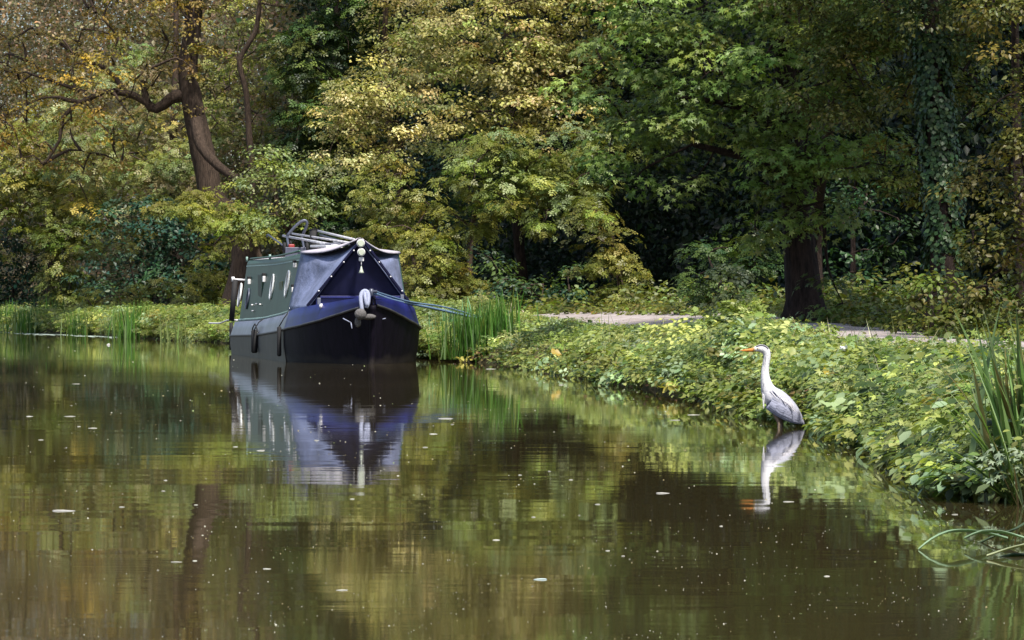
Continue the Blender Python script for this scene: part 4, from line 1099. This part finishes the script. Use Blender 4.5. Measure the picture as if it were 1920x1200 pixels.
    # the far wing of the pane stands open, so a second bright arc shows
for px_, py_ in ((466, 560),):
    c_ = side_pt(px_, py_); g_ = disc_obj('porthole', c_ + np.array([-.003, 0, 0]), .17, .006, SN, M_GLASS, boat)
    ring_obj('rim', c_ + np.array([-.018, 0, 0]), .175, .018, SN, M_STEEL, g_)
for px_, py_, sz in ((470, 526, .09), (498, 521, .10), (556, 495, .07), (553, 541, .08)):
    c_ = side_pt(px_, py_)
    v_ = box('vent', c_ + [-.03, 0, -.02], (.05, sz * 1.6, sz), M_WHITE, boat)
    box('vent_hood', c_ + [-.032, 0, sz * .5 + .005], (.056, sz * 1.5, sz * .5), M_DARKROPE, v_)
c_ = side_pt(527, 537); box('side_panel', c_ + [-.004, 0, 0], (.012, .55, .17), mat_plain('khaki', (.16, .19, .11), .6, .2, 5), boat)
c_ = side_pt(488, 548); box('side_hatch', c_ + [-.004, 0, 0], (.014, .75, .62), mat_plain('hatch_green', (.03, .06, .052), .5, .3, 3), boat)
for px_, py_ in ((477, 583), (484, 570), (476, 572), (491, 571)):
    c_ = side_pt(px_, py_); ball('cleat', c_ + [-.03, 0, 0], .022, M_WHITE, boat, (1, 2.2, .8))
for px_, py_ in ((461, 488), (504, 478)):
    u = side_u(px_, -.72); tube('roof_peg', [(-.70, u, cab(u)[2][2]), (-.70, u, cab(u)[2][2] + .09)], .02, M_TRIM, boat, 8)
# fenders hanging on the side
def fender(px, py0, py1, r_=.045):
    x = -1.09; u = side_u(px, x); z0, z1 = side_z(py0, x, u), side_z(py1, x, u)
    f_ = tube('fender', [(x, u, z0), (x, u, z0 - .02), (x, u, z1 + .02), (x, u, z1)], [r_ * .6, r_, r_, r_ * .6], M_DARKROPE, boat, 10)
    tube('lanyard', [(x, u, z0), (-1.02, u, z0 + .12), (-.93, u, zT(u) + .02)], .010, M_DARKROPE, f_, 6)
    return f_, u
f_, u_ = fender(477, 618, 662, .055)
for s_ in (-1, 1):
    tube('lanyard', [(-1.08, u_, .56), (-1.085, u_ + s_ * .35, .50), (-1.08, u_ + s_ * .6, .42)], .012, M_DARKROPE, f_, 6, .05)
fender(523.5, 612, 668, .035)
# canvas cover over the well deck
AP = lp(675, 449, 1.25)
LB = np.array([-.80, 1.55, zT(1.5) - .02]); RB = np.array([.80, 1.55, zT(1.5) - .02])
c0 = cab(CU0 + .03)
def canvas(sgn, name):
    top_r = np.array([0, CU0 + .1, c0[5][2] + .02]); cor = np.array([sgn * .765 + .085, CU0 + .1, c0[2][2] + .015]); bot = np.array([sgn * .93 + .05, CU0 + .1, zT(CU0) + .06])
    fb = np.array([sgn * .77, 1.55, zT(1.5) - .02]); ap = AP
    # grid: s from rear edge (ridge->corner->bottom) to front edge (apex -> base)
    rings_ = []
    n1, n2 = 8, 12
    rear = [top_r + (cor - top_r) * t for t in np.linspace(0, 1, n1)] + [cor + (bot - cor) * t for t in np.linspace(0, 1, n2)[1:]]
    Lf = len(rear)
    front = [ap + (fb - ap) * t for t in np.linspace(0, 1, Lf) ** 1.0]
    for s_ in np.linspace(0, 1, 14):
        ring = []
        for i in range(Lf):
            q = rear[i] * (1 - s_) + front[i] * s_
            v = i / (Lf - 1)
            sag = math.sin(math.pi * s_) * math.sin(math.pi * v)
            q = q + np.array([-sgn * .07 * sag, 0, -.05 * sag]) + np.array([sgn * .022 * math.sin(13 * v + 7 * s_) * sag, 0, .016 * math.sin(14 * s_ + 8 * v) * sag])
            ring.append(q)
        rings_.append(ring)
    o = loft(name, rings_, M_CANVAS, boat)
    md = o.modifiers.new('thick', 'SOLIDIFY'); md.thickness = .008; md.offset = -1 if sgn < 0 else 1
    # pale upper hem following the roof-side edge
    hem = []
    return o, rear, front
cl_, rearL, frontL = canvas(-1, 'canvas_cover')
cr_, rearR, frontR = canvas(1, 'canvas_cover')
# top panels of the cover, pale colour paints the sky light they catch
for sgn in (-1, 1):
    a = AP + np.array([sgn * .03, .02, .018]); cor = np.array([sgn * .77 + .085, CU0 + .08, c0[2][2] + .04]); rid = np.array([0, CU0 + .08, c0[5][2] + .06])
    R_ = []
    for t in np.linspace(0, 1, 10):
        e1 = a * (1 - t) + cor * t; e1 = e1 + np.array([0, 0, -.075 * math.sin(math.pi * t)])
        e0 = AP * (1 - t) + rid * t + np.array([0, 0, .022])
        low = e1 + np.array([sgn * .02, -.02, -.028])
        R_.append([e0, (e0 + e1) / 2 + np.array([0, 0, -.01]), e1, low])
    o = loft('cover_top_lit', R_, M_CANVAS_LIT, boat)
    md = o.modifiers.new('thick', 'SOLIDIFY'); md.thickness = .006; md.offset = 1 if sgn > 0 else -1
# cratch board (triangular front) and its frame
ZB = zT(1.5) - .1
bo = [(-.78, 1.62, ZB), (.78, 1.62, ZB), (.78, 1.62, ZB + .12), (0, 1.34, AP[2] - .06), (-.78, 1.62, ZB + .12)]
bk = [(x, y + .03, z) for x, y, z in bo]
mesh_obj('cratch_board', bo + bk, [[4, 3, 2, 1, 0], [5, 6, 7, 8, 9], [0, 1, 6, 5], [1, 2, 7, 6], [2, 3, 8, 7], [3, 4, 9, 8], [4, 0, 5, 9]], M_NAVY, boat)
for sgn in (-1, 1):
    beam('board_frame', (sgn * .79, 1.55, zT(1.5) + .0), (sgn * .02, 1.25, AP[2] - .015), .04, .035, M_NAVY, boat)
    for t in (.2, .45, .7, .9):
        q = np.array([sgn * .77, 1.50, zT(1.5) + .05]) * (1 - t) + np.array([sgn * .05, 1.20, AP[2] - .08]) * t
        ball('stud', q, .012, M_WHITE, boat)
beam('lower_rail', (-.60, 1.50, .985), (.60, 1.50, .985), .05, .035, M_BLUE, boat)
beam('lower_panel', (-.66, 1.53, .87), (.66, 1.53, .87), .03, .19, M_BLUE, boat)
# lamps and bell
for i, (py_, R_) in enumerate(((456, .052), (473, .050))):
    q = lp(676 + i, py_, 1.16)
    l_ = disc_obj('lamp', q, R_, .06, (0, -1, 0), M_CREAM, boat); ring_obj('rim', q + [0, -.03, 0], R_, .010, (0, -1, 0), M_WHITE, l_)
    tube('bracket', [q + [0, .0, 0], q + [0, .14, .02]], .015, M_WHITE, l_, 8)
q = lp(677.5, 486, 1.17); pl_ = box('plate', q, (.075, .03, .06), M_WHITE, boat); 
q2 = lp(677.5, 512, 1.17)
bl = tube('bell', [q2 + [0, 0, .10], q2 + [0, 0, .06], q2 + [0, 0, .03], q2 + [0, 0, 0]], [.008, .018, .028, .046], M_CREAM, boat, 14)
tube('bell_cord', [q, q2 + [0, 0, .09]], .006, M_WHITE, bl, 6)
# stem post, T stud with rope loop, fender
stem_z = 1.02
tube('stem_post', [(0, -.12, .45), (0, -.22, .80), (0, -.24, .98)], [.022, .03, .03], M_BLACK, boat, 8, .06)
tube('mooring_stud', [(.015, .12, .98), (.015, .12, 1.10)], .03, M_STEEL, boat, 10)
tube('stud_bar', [(-.075, .12, 1.06), (.10, .12, 1.06)], .022, M_STEEL, boat, 10)
lpz = [lp(681, 597, -.34), lp(678, 575, -.34), lp(676.5, 556, -.28), lp(680, 547, -.24), lp(686, 545.5, -.22), lp(690.5, 551, -.26), lp(690.5, 566, -.32), lp(687, 577, -.34)]
tube('rope_loop', lpz, .030, M_ROPEL, boat, 8, .03)
tube('rope_loop', [lp(684, 549, -.26), lp(685, 560, -.33), lp(688, 574, -.35)], .026, M_ROPEL, boat, 8, .03)
fc = lp(676, 589, -.36)
fb_ = ball('bow_fender', fc, .082, M_FEND, boat, (1.05, .8, 1.0), .02)
ball('fender_tail', lp(691, 594, -.26), .07, M_FEND, fb_, (1.6, .6, .6), .03)
ball('fender_tail', lp(671, 604, -.28), .06, M_FEND, fb_, (.8, .6, 1.3), .03)
for a, b_ in (((643, 597), (658, 605)), ((711, 600), (723, 597)), ((658, 605), (660, 616)), ((699, 598), (711, 600))):
    tube('chain', [lp(*a, .0), lp(*b_, -.05)], .008, M_ROPEL, fb_, 6)
for px_, py_, s_ in ((603, 574, 1), (751, 572, -1)):
    q = lp(px_, py_, .95)
    f_ = ball('fairlead', q, .038, M_WHITE, boat, (1, .8, 1))
    tube('fairlead_horn', [q, q + [s_ * .12, .0, .03]], [.03, .006], M_WHITE, f_, 8)
for px_, py_, c2 in ((598, 566, M_SLATE), (754, 560, M_SLATE)):
    q = lp(px_, py_, 1.3); box('cleat', q, (.05, .05, .12), c2, boat)
# stern: rudder post / rail
for (a, b_, nm, mt_, r_) in (((441, 524), (434, 602), 'rail_post', M_DARKROPE, .050), ((436, 524), (461, 525), 'rail_bar', M_WHITE, .020)):
    tube(nm, [lp(*a, 14.2), lp(*b_, 14.2)], r_, mt_, boat, 10)
tube('rail_bar', [lp(461, 525, 14.2), lp(459, 545, 14.2)], .016, M_WHITE, boat, 8)
tube('rail_knob', [lp(437, 519, 14.2), lp(437, 528, 14.2)], .03, M_WHITE, boat, 8)
tube('rail_arm', [lp(438, 572, 14.2), lp(443, 572, 14.2)], .018, M_DARKROPE, boat, 8)
tube('stern_post', [(-.93, 14.78, .55), (-.93, 14.80, .05)], .035, M_DARKROPE, boat, 8)

# ropes to the bank: top-level things
def rope(name, label, pts, r_, mat, cat='rope'):
    P_ = np.array(pts); o = tube(name, P_ - P_[0], r_, mat, None, 8, .12)
    o.location = P_[0]; tag(o, label, cat); return o
def b2w(q): return np.array([BX + q[0] * CT - q[1] * ST, BY + q[0] * ST + q[1] * CT, q[2]])
pin = at(899, 598, 57.0)
rope('mooring_rope', 'blue green rope from the bow slanting down to the reeds on the bank', [b2w((.05, .12, 1.04)), b2w(lp(735, 562, .6)), b2w(lp(772, 570, 1.2)), at(830, 582, 56.4), pin], .019, M_ROPEB)
rope('mooring_rope', 'second thinner blue rope just above the bow mooring rope', [b2w((.05, .14, 1.07)), b2w(lp(740, 558, .7)), b2w(lp(775, 567, 1.2)), at(835, 576, 56.6), pin + [0, .1, .03]], .012, M_ROPEB)
sp_ = at(392, 604, 76)
rope('stern_rope', 'thin pale rope running left from the narrowboat stern to the bank', [b2w((-.80, 14.3, .60)), b2w((-1.0, 14.6, .60)), at(412, 606, 72), [sp_[0], sp_[1], sp_[2] - .02]], .016, M_WHITE)
pr_ = empty('mooring_pin', pin + [0, 0, -.20]); tag(pr_, 'steel mooring pin in the bank holding the bow ropes', 'mooring pin')
tube('pin', [(0, 0, -.1), (0, 0, .26)], [.016, .016], M_STEEL, pr_, 8); ring_obj('ring', (0, -.03, .2), .035, .008, (0, 1, 0), M_STEEL, pr_)

# things lying on the boat roof (world = boat frame converted)
def roof_thing(name, label, cat, u, x=0.0):
    q = b2w((x, u, cab(min(max(u, CU0), CU1))[5][2] + .012)); e = empty(name, q, TH); tag(e, label, cat, None)
    return e, np.array([x, u, cab(min(max(u, CU0), CU1))[5][2] + .012])
M_POLE = mat_plain('pole_paint', (.50, .50, .54), .5, .25, 5)
def pole(label, a, b_, ua, ub_, r_, mat, name='boat_pole', cat='pole'):
    r_ *= .72; mat = M_POLE if mat is M_WHITE else mat
    A, B = lp(*a, ua), lp(*b_, ub_)
    A[2] = max(A[2], 1.70); B[2] = max(B[2], 1.70)
    o = tube(name, [np.zeros(3), (B - A)], r_, mat, None, 10); o.location = b2w(A); o.rotation_euler = (0, 0, TH); tag(o, label, cat)
pole('long white pole lying along the cabin roof, lowest at its left end', (531, 442), (640, 462), 10.5, 4.2, .028, M_WHITE)
pole('white pole crossing above the lowest roof pole', (548, 438), (655, 455), 10.0, 3.9, .022, M_WHITE)
pole('highest white pole on the cabin roof reaching to the cratch cover', (592, 432), (664, 449), 8.0, 3.8, .026, M_WHITE)
pole('grey pole between the white ones on the cabin roof', (600, 440), (658, 458), 7.6, 3.8, .020, M_STEEL)
A = lp(606, 444, 7.0)
pb, o0 = roof_thing('gangplank', 'pale gangplank lying on the roof behind the cratch cover', 'plank', 5.2, -.12)
for i in range(1):
    beam('board', (0, -1.1, .05), (0, 1.5, .10), .26, .035, M_WHITE, pb)
for y_ in (-.9, -.1, .7, 1.3): box('cleat', (0, y_, .10), (.25, .03, .02), M_STEEL, pb)
fr, o0 = roof_thing('folding_chair', 'folded chair with grey tubes lying among the poles on the roof', 'chair', 5.6, .22)
for x_ in (-.17, .17):
    tube('frame', [(x_, -.5, .06), (x_, .0, .12), (x_, .45, .10)], .012, M_STEEL, fr, 8); tube('frame', [(x_ * .9, -.45, .12), (x_ * .9, .4, .16)], .012, M_WHITE, fr, 8)
box('seat', (0, -.15, .13), (.30, .36, .015), M_NAVY, fr); box('backrest', (0, .28, .15), (.30, .18, .015), M_NAVY, fr)
tr_, o0 = roof_thing('sack_truck', 'sack truck lying on the roof with a tall looped grey handle pointing up', 'trolley', 9.0, -.42)
h0 = lp(538, 447, 9.0) - o0
loopp = [lp(538, 443, 9.0) - o0, lp(552, 426, 9.0) - o0, lp(565, 415, 9.0) - o0, lp(573, 413.5, 9.0) - o0, lp(576, 420, 9.0) - o0, lp(571, 433, 9.05) - o0, lp(566, 443, 9.1) - o0]
for q in loopp: q[2] = max(q[2], .02)
tube('handle', loopp, .024, M_STEEL, tr_, 8, .04)
tube('frame', [loopp[0], (h0[0] * .4, -.5, .04)], .02, M_STEEL, tr_, 8); tube('frame', [loopp[-1], (loopp[-1][0], -.4, .04)], .02, M_STEEL, tr_, 8)
box('toe_plate', (h0[0] * .5 + .1, -.5, .04), (.35, .04, .16), M_STEEL, tr_)
for x_ in (-.08, .3): ring_obj('wheel', (h0[0] * .4 + x_, -.42, .11), .07, .028, (1, 0, 0), M_DARKROPE, tr_, 20)
bk_, o0 = roof_thing('bucket', 'small black bucket on the roof beside the white poles', 'bucket', 7.8, .05)
q = lp(588, 436, 7.8) - o0
tube('pail', [(q[0], 0, .0), (q[0], 0, .10), (q[0], 0, max(.18, q[2] + .05))], [.05, .06, .068], M_DARKROPE, bk_, 16)
ring_obj('rim', (q[0], 0, max(.18, q[2] + .05)), .068, .008, (0, .05, 1), M_DARKROPE, bk_)
tube('bail', [(q[0] - .068, 0, .18), (q[0], 0, .27), (q[0] + .068, 0, .18)], .004, M_STEEL, bk_, 6, .02)
rc, o0 = roof_thing('fuel_can', 'small red can on the roof between the trolley and the cabin edge', 'can', 8.6, -.45)
q = lp(546, 459, 8.6) - o0
box('body', (q[0], 0, .09), (.10, .16, .17), mat_plain('red_plastic', (.30, .03, .03), .45, .1, 6), rc, .015)
tube('spout', [(q[0], .04, .17), (q[0], .08, .23)], .015, M_DARKROPE, rc, 8); tube('handle', [(q[0], -.06, .17), (q[0], -.03, .21), (q[0], .02, .17)], .008, M_DARKROPE, rc, 6)
bg, o0 = roof_thing('boat_hook', 'grey boat hook leaning back over the left edge of the roof', 'boat hook', 9.4, -.5)
tube('shaft', [lp(537, 465, 9.4) - o0, lp(503, 440, 11.0) - o0], .016, M_STEEL, bg, 8); tube('hook', [lp(503, 440, 11.0) - o0, lp(500, 441, 11.1) - o0, lp(501, 445, 11.1) - o0], .014, M_STEEL, bg, 8)

# ------------------------------------------------------------------ heron
HY = 25.35; HS = HY / F
hb = at(1465, 801, HY)
heron = empty('heron', (hb[0], HY, 0)); tag(heron, 'grey heron standing in the shallow water at the bank facing left', 'heron')
def hp(px, py, dy=0.0): return np.array([(px - 960) / F * HY - hb[0], dy, CAMH - (py - YH) / F * HY])
spine = [(1510, 797.5, 1.2, 1.5, 0), (1503, 791, 5, 5, 0), (1494, 781, 10.5, 10, 0), (1483, 770.5, 15.5, 15, 0), (1471, 761, 19, 18.5, 0), (1459, 752, 20.5, 20, 0), (1448.5, 743, 19, 18.5, 0), (1441.5, 733, 14.8, 14.5, 0),
         (1437.5, 722, 11.2, 11, 0), (1435, 709, 8.8, 8.5, 0), (1434.5, 696, 7.4, 7, 0), (1436, 683, 6.6, 6.2, 0), (1438, 671, 6.6, 6, 0), (1437.5, 662, 7.4, 6.5, 0), (1433, 655.5, 8.0, 7, 0), (1426, 653.3, 7.4, 6.6, 0), (1419, 654, 5.6, 5, 0), (1412, 655.5, 3.8, 3.4, 0)]
# refine by interpolation
SPn = resample(np.array([[a, b_, c1] for a, b_, c1, d1, _ in spine]), 2.2)
SPw = resample(np.array([[a, b_, d1] for a, b_, c1, d1, _ in spine]), 2.2)
nS = min(len(SPn), len(SPw)); SPn, SPw = SPn[:nS], SPw[:nS]
d = np.gradient(SPn[:, :2], axis=0); d /= np.linalg.norm(d, axis=1)[:, None]
NR = 28; V, Cc = [], []
for i in range(nS):
    px_, py_, a_ = SPn[i]; w_ = SPw[i][2]
    nx, ny = -d[i][1], d[i][0]      # in-plane normal in pixel space
    if ny > 0 or (abs(ny) < .05 and nx > 0 and i > nS * .5): pass
    f_body = np.clip((py_ - 722) / 22, 0, 1)
    for k_ in range(NR):
        t = 2 * math.pi * k_ / NR
        c1, s1 = math.cos(t), math.sin(t)
        q = hp(px_ + nx * a_ * c1, py_ + ny * a_ * c1, s1 * w_ * HS)
        V.append(q)
        # colours: which side is the back? the back is up/right of the axis
        up_ = -(ny * c1)*.8 + nx * c1 * .6
        white = np.array([.66, .66, .69]); back = np.array([.42, .43, .52]); wing = np.array([.25, .27, .37]); dark = np.array([.03, .03, .045])
        col = white
        if f_body > 0:
            m_ = back * (1 - f_body * .1) if up_ > -.1 else wing
            if up_ < -.93 and 1440 < px_ < 1502: m_ = dark
            if px_ < 1450 and up_ < -.2: m_ = np.array([.52, .52, .58])
            col = white * (1 - f_body) + m_ * f_body
        if px_ < 1440 and py_ < 659 and 0.35 < abs(s1) < 0.85 and up_ > .30 and px_ > 1417: col = dark   # eye stripe to nape
        if px_ < 1416: col = np.array([.62, .42, .22])
        V[-1] = q; Cc.append(col)
Fq = []
for i in range(nS - 1):
    for k_ in range(NR):
        k2 = (k_ + 1) % NR; Fq.append([i * NR + k_, i * NR + k2, (i + 1) * NR + k2, (i + 1) * NR + k_])
Fq += [list(range(NR))[::-1], [(nS - 1) * NR + k_ for k_ in range(NR)]]
FEATH = mat_vcol('feathers', .75, .2, .003, 90)
mesh_obj('body', V, Fq, FEATH, heron, True, Cc)
# folded wings with layered feathers, one each side
def feather(lv, a, b_, w_, dyA, dyB, col, bulge=.0):
    A, B = hp(*a, dyA), hp(*b_, dyB)
    n = 6; t = np.linspace(0, 1, n); c_ = A + (B - A) * t[:, None]; sg = 1 if dyA > 0 else -1
    c_[:, 1] += sg * bulge * np.sin(t * math.pi)
    dd_ = (B - A) / np.linalg.norm(B - A); sd = np.cross(dd_, [0, 1, 0]); wv = w_ * HS * np.array([.7, 1, 1.05, .95, .7, .08])
    V = np.stack([c_ - sd * wv[:, None], c_ + np.array([0, sg * .003, 0]), c_ + sd * wv[:, None]], 1).reshape(-1, 3)
    T = []
    for i in range(n - 1):
        for k_ in (0, 1): T += [[i * 3 + k_, i * 3 + k_ + 1, i * 3 + k_ + 4], [i * 3 + k_, i * 3 + k_ + 4, i * 3 + k_ + 3]]
    lv.raw(V, np.array(T), np.tile(col, (len(V), 1)))
for sg in (-1, 1):
    wl = Leaves()
    for rowi, (u0, n_) in enumerate(((0, 9), (.22, 9), (.45, 8), (.62, 6))):
        for j in range(n_):
            v = (j + .5) / n_                          # 0 lower edge .. 1 back edge
            s0 = u0 + .03 * rng.normal(); s1_ = min(1.0, s0 + .42)
            def wp(s_, v_):
                # wing outline: shoulder (1436,752) -> tip (1505,794); lower edge (1440,770)->(1500,794); upper edge (1450,735)->(1500,778)
                lo = np.array([1437, 764]) * (1 - s_) + np.array([1504, 795]) * s_ + np.array([-4, 6]) * math.sin(math.pi * s_)
                hi = np.array([1446, 741]) * (1 - s_) + np.array([1506, 791]) * s_ + np.array([7, -9]) * math.sin(math.pi * s_)
                return lo + (hi - lo) * v_
            def dyp(s_, v_):
                w_ = np.interp(s_, [0, .25, .5, .75, 1], [17.5, 20.3, 17, 11, 3]); return sg * (w_ * math.sqrt(max(.03, 1 - (v_ * 2 - 1) ** 2 * .75)) + 1.2 + rowi * -.25) * HS
            a, b_ = wp(max(0, s0), v), wp(s1_, min(1, max(0, v * .92 + .02)))
            g_ = np.array([.26, .285, .40]) * (1 - v) + np.array([.40, .41, .52]) * v
            feather(wl, a, b_, 3.4, dyp(max(0, s0), v), dyp(s1_, v), g_ * (.85 + .3 * rng.random()), .004)
    wl.build('wing', heron, FEATH)
# long pale plumes falling over back and breast
pm = Leaves()
for i in range(46):
    t = rng.random(); sg = 1 if rng.random() < .35 else -1
    a = np.array([1443, 728]) * (1 - t) + np.array([1480, 756]) * t + rng.normal(size=2) * 2
    L_ = 14 + 14 * rng.random(); b_ = a + np.array([.62, .78]) * L_
    dA = sg * (8 + 10 * rng.random()) * HS
    feather(pm, a, b_, .9, dA, sg * (abs(dA) + 3.5 * HS) * 1.0, np.array([.72, .70, .76]) * (.85 + .2 * rng.random()), .003)
for i in range(10):
    a = np.array([1429 + rng.random() * 6, 735 + 12 * rng.random()]); b_ = a + np.array([1 + rng.random() * 3, 16 + 10 * rng.random()])
    feather(pm, a, b_, .9, -(6 + 5 * rng.random()) * HS, -(5 + 5 * rng.random()) * HS, np.array([.66, .66, .70]), .002)
for i in range(16):
    a = np.array([1431 + 5 * rng.random(), 668 + 62 * i / 16]); b_ = a + np.array([-.6 + 1.2 * rng.random(), 6 + 3 * rng.random()])
    a[0] -= 0 if a[1] < 705 else (a[1] - 705) * .12
    feather(pm, a, (a[0] - .3, b_[1]), .45, -(5.9 + (a[1] > 715) * 3) * HS, -(6.0 + (a[1] > 712) * 3.2) * HS, np.array([.20, .20, .25]), .0005)
pm.build('feather_coat', heron, FEATH)
M_BEAK = mat_plain('beak_orange', (.62, .22, .035), .4, .15, 60)
bk3 = [(1415, 655.6, 3.9, 3.2), (1408, 656.4, 3.3, 2.6), (1400, 656.9, 2.5, 1.9), (1393, 657.2, 1.6, 1.2), (1386.5, 657.4, .4, .4)]
V = []; 
for px_, py_, a_, w_ in bk3:
    for k_ in range(12):
        t = 2 * math.pi * k_ / 12; V.append(hp(px_, py_ - a_ * math.sin(t), w_ * math.cos(t) * HS))
Fq = [[i * 12 + k_, i * 12 + (k_ + 1) % 12, (i + 1) * 12 + (k_ + 1) % 12, (i + 1) * 12 + k_] for i in range(4) for k_ in range(12)] + [[48 + k_ for k_ in range(12)]]
mesh_obj('beak', V, Fq, M_BEAK, heron, True)
for sg in (-1, 1):
    e_ = ball('eye', hp(1420.5, 653.6, sg * 4.6 * HS), 1.5 * HS, mat_plain('eye_yellow', (.6, .42, .05), .2), heron)
    ball('pupil', hp(1420.3, 653.6, sg * 5.7 * HS), .8 * HS, M_DARKROPE, e_)
cr = Leaves()
feather(cr, (1430, 651.5), (1449, 663), 1.1, -3 * HS, -2.5 * HS, np.array([.03, .03, .05]))
feather(cr, (1430, 652), (1446, 666), 1.0, 3 * HS, 2.5 * HS, np.array([.03, .03, .05]))
cr.build('crest', heron, FEATH)
M_LEG = mat_plain('leg_skin', (.20, .15, .11), .6, .3, 50)
tube('leg', [hp(1452, 776, -.02), hp(1457, 786, -.025), hp(1460, 795, -.025), hp(1459, 806, -.025), hp(1456, 830, -.025), hp(1450, 880, -.03)], [.016, .010, .007, .008, .007, .006], M_LEG, heron, 8, .01)
tube('leg', [hp(1460, 780, .03), hp(1465, 789, .03), hp(1466, 799, .03), hp(1464, 812, .03), hp(1462, 850, .03), hp(1462, 880, .03)], [.014, .009, .006, .007, .006, .006], M_LEG, heron, 8, .01)

# ------------------------------------------------------------------ camera, sky, sun
cam = bpy.data.cameras.new('camera'); co = bpy.data.objects.new('camera', cam); COL.objects.link(co)
cam.sensor_width = 36; cam.lens = F / 1920 * 36; cam.clip_end = 2000; cam.clip_start = .1
co.location = (0, 0, CAMH)
co.rotation_euler = (math.pi / 2 - math.atan((600 - YH) / F), 0, 0)
SC.camera = co

SUN_EL, SUN_AZ = math.radians(60), math.radians(158)   # azimuth clockwise from +Y (north)
wd = bpy.data.worlds.new('World'); SC.world = wd; wd.use_nodes = True
nt = wd.node_tree; bgn = nt.nodes['Background']; sky = nt.nodes.new('ShaderNodeTexSky'); sky.sky_type = 'NISHITA'
sky.sun_disc = False; sky.sun_elevation = SUN_EL; sky.sun_rotation = SUN_AZ; sky.air_density = 1.0; sky.dust_density = 2.5; sky.ozone_density = 1.0
nt.links.new(sky.outputs[0], bgn.inputs[0]); bgn.inputs[1].default_value = .10
sl = bpy.data.lights.new('sun', 'SUN'); sl.energy = 4.0; sl.angle = math.radians(5); sl.color = (1, .94, .84)
so = bpy.data.objects.new('sun', sl); COL.objects.link(so)
sv = Vector((math.sin(SUN_AZ) * math.cos(SUN_EL), math.cos(SUN_AZ) * math.cos(SUN_EL), math.sin(SUN_EL)))
so.rotation_euler = sv.to_track_quat('Z', 'Y').to_euler(); so.location = (0, 0, 30)

SC.view_settings.view_transform = 'Standard'; SC.view_settings.look = 'None'; SC.view_settings.gamma = 1; SC.view_settings.exposure = 0.82
SC.cycles.max_bounces = 6; SC.cycles.diffuse_bounces = 3; SC.cycles.glossy_bounces = 3; SC.cycles.transmission_bounces = 3
SC.cycles.transparent_max_bounces = 4; SC.cycles.use_denoising = True; SC.cycles.caustics_reflective = False; SC.cycles.caustics_refractive = False
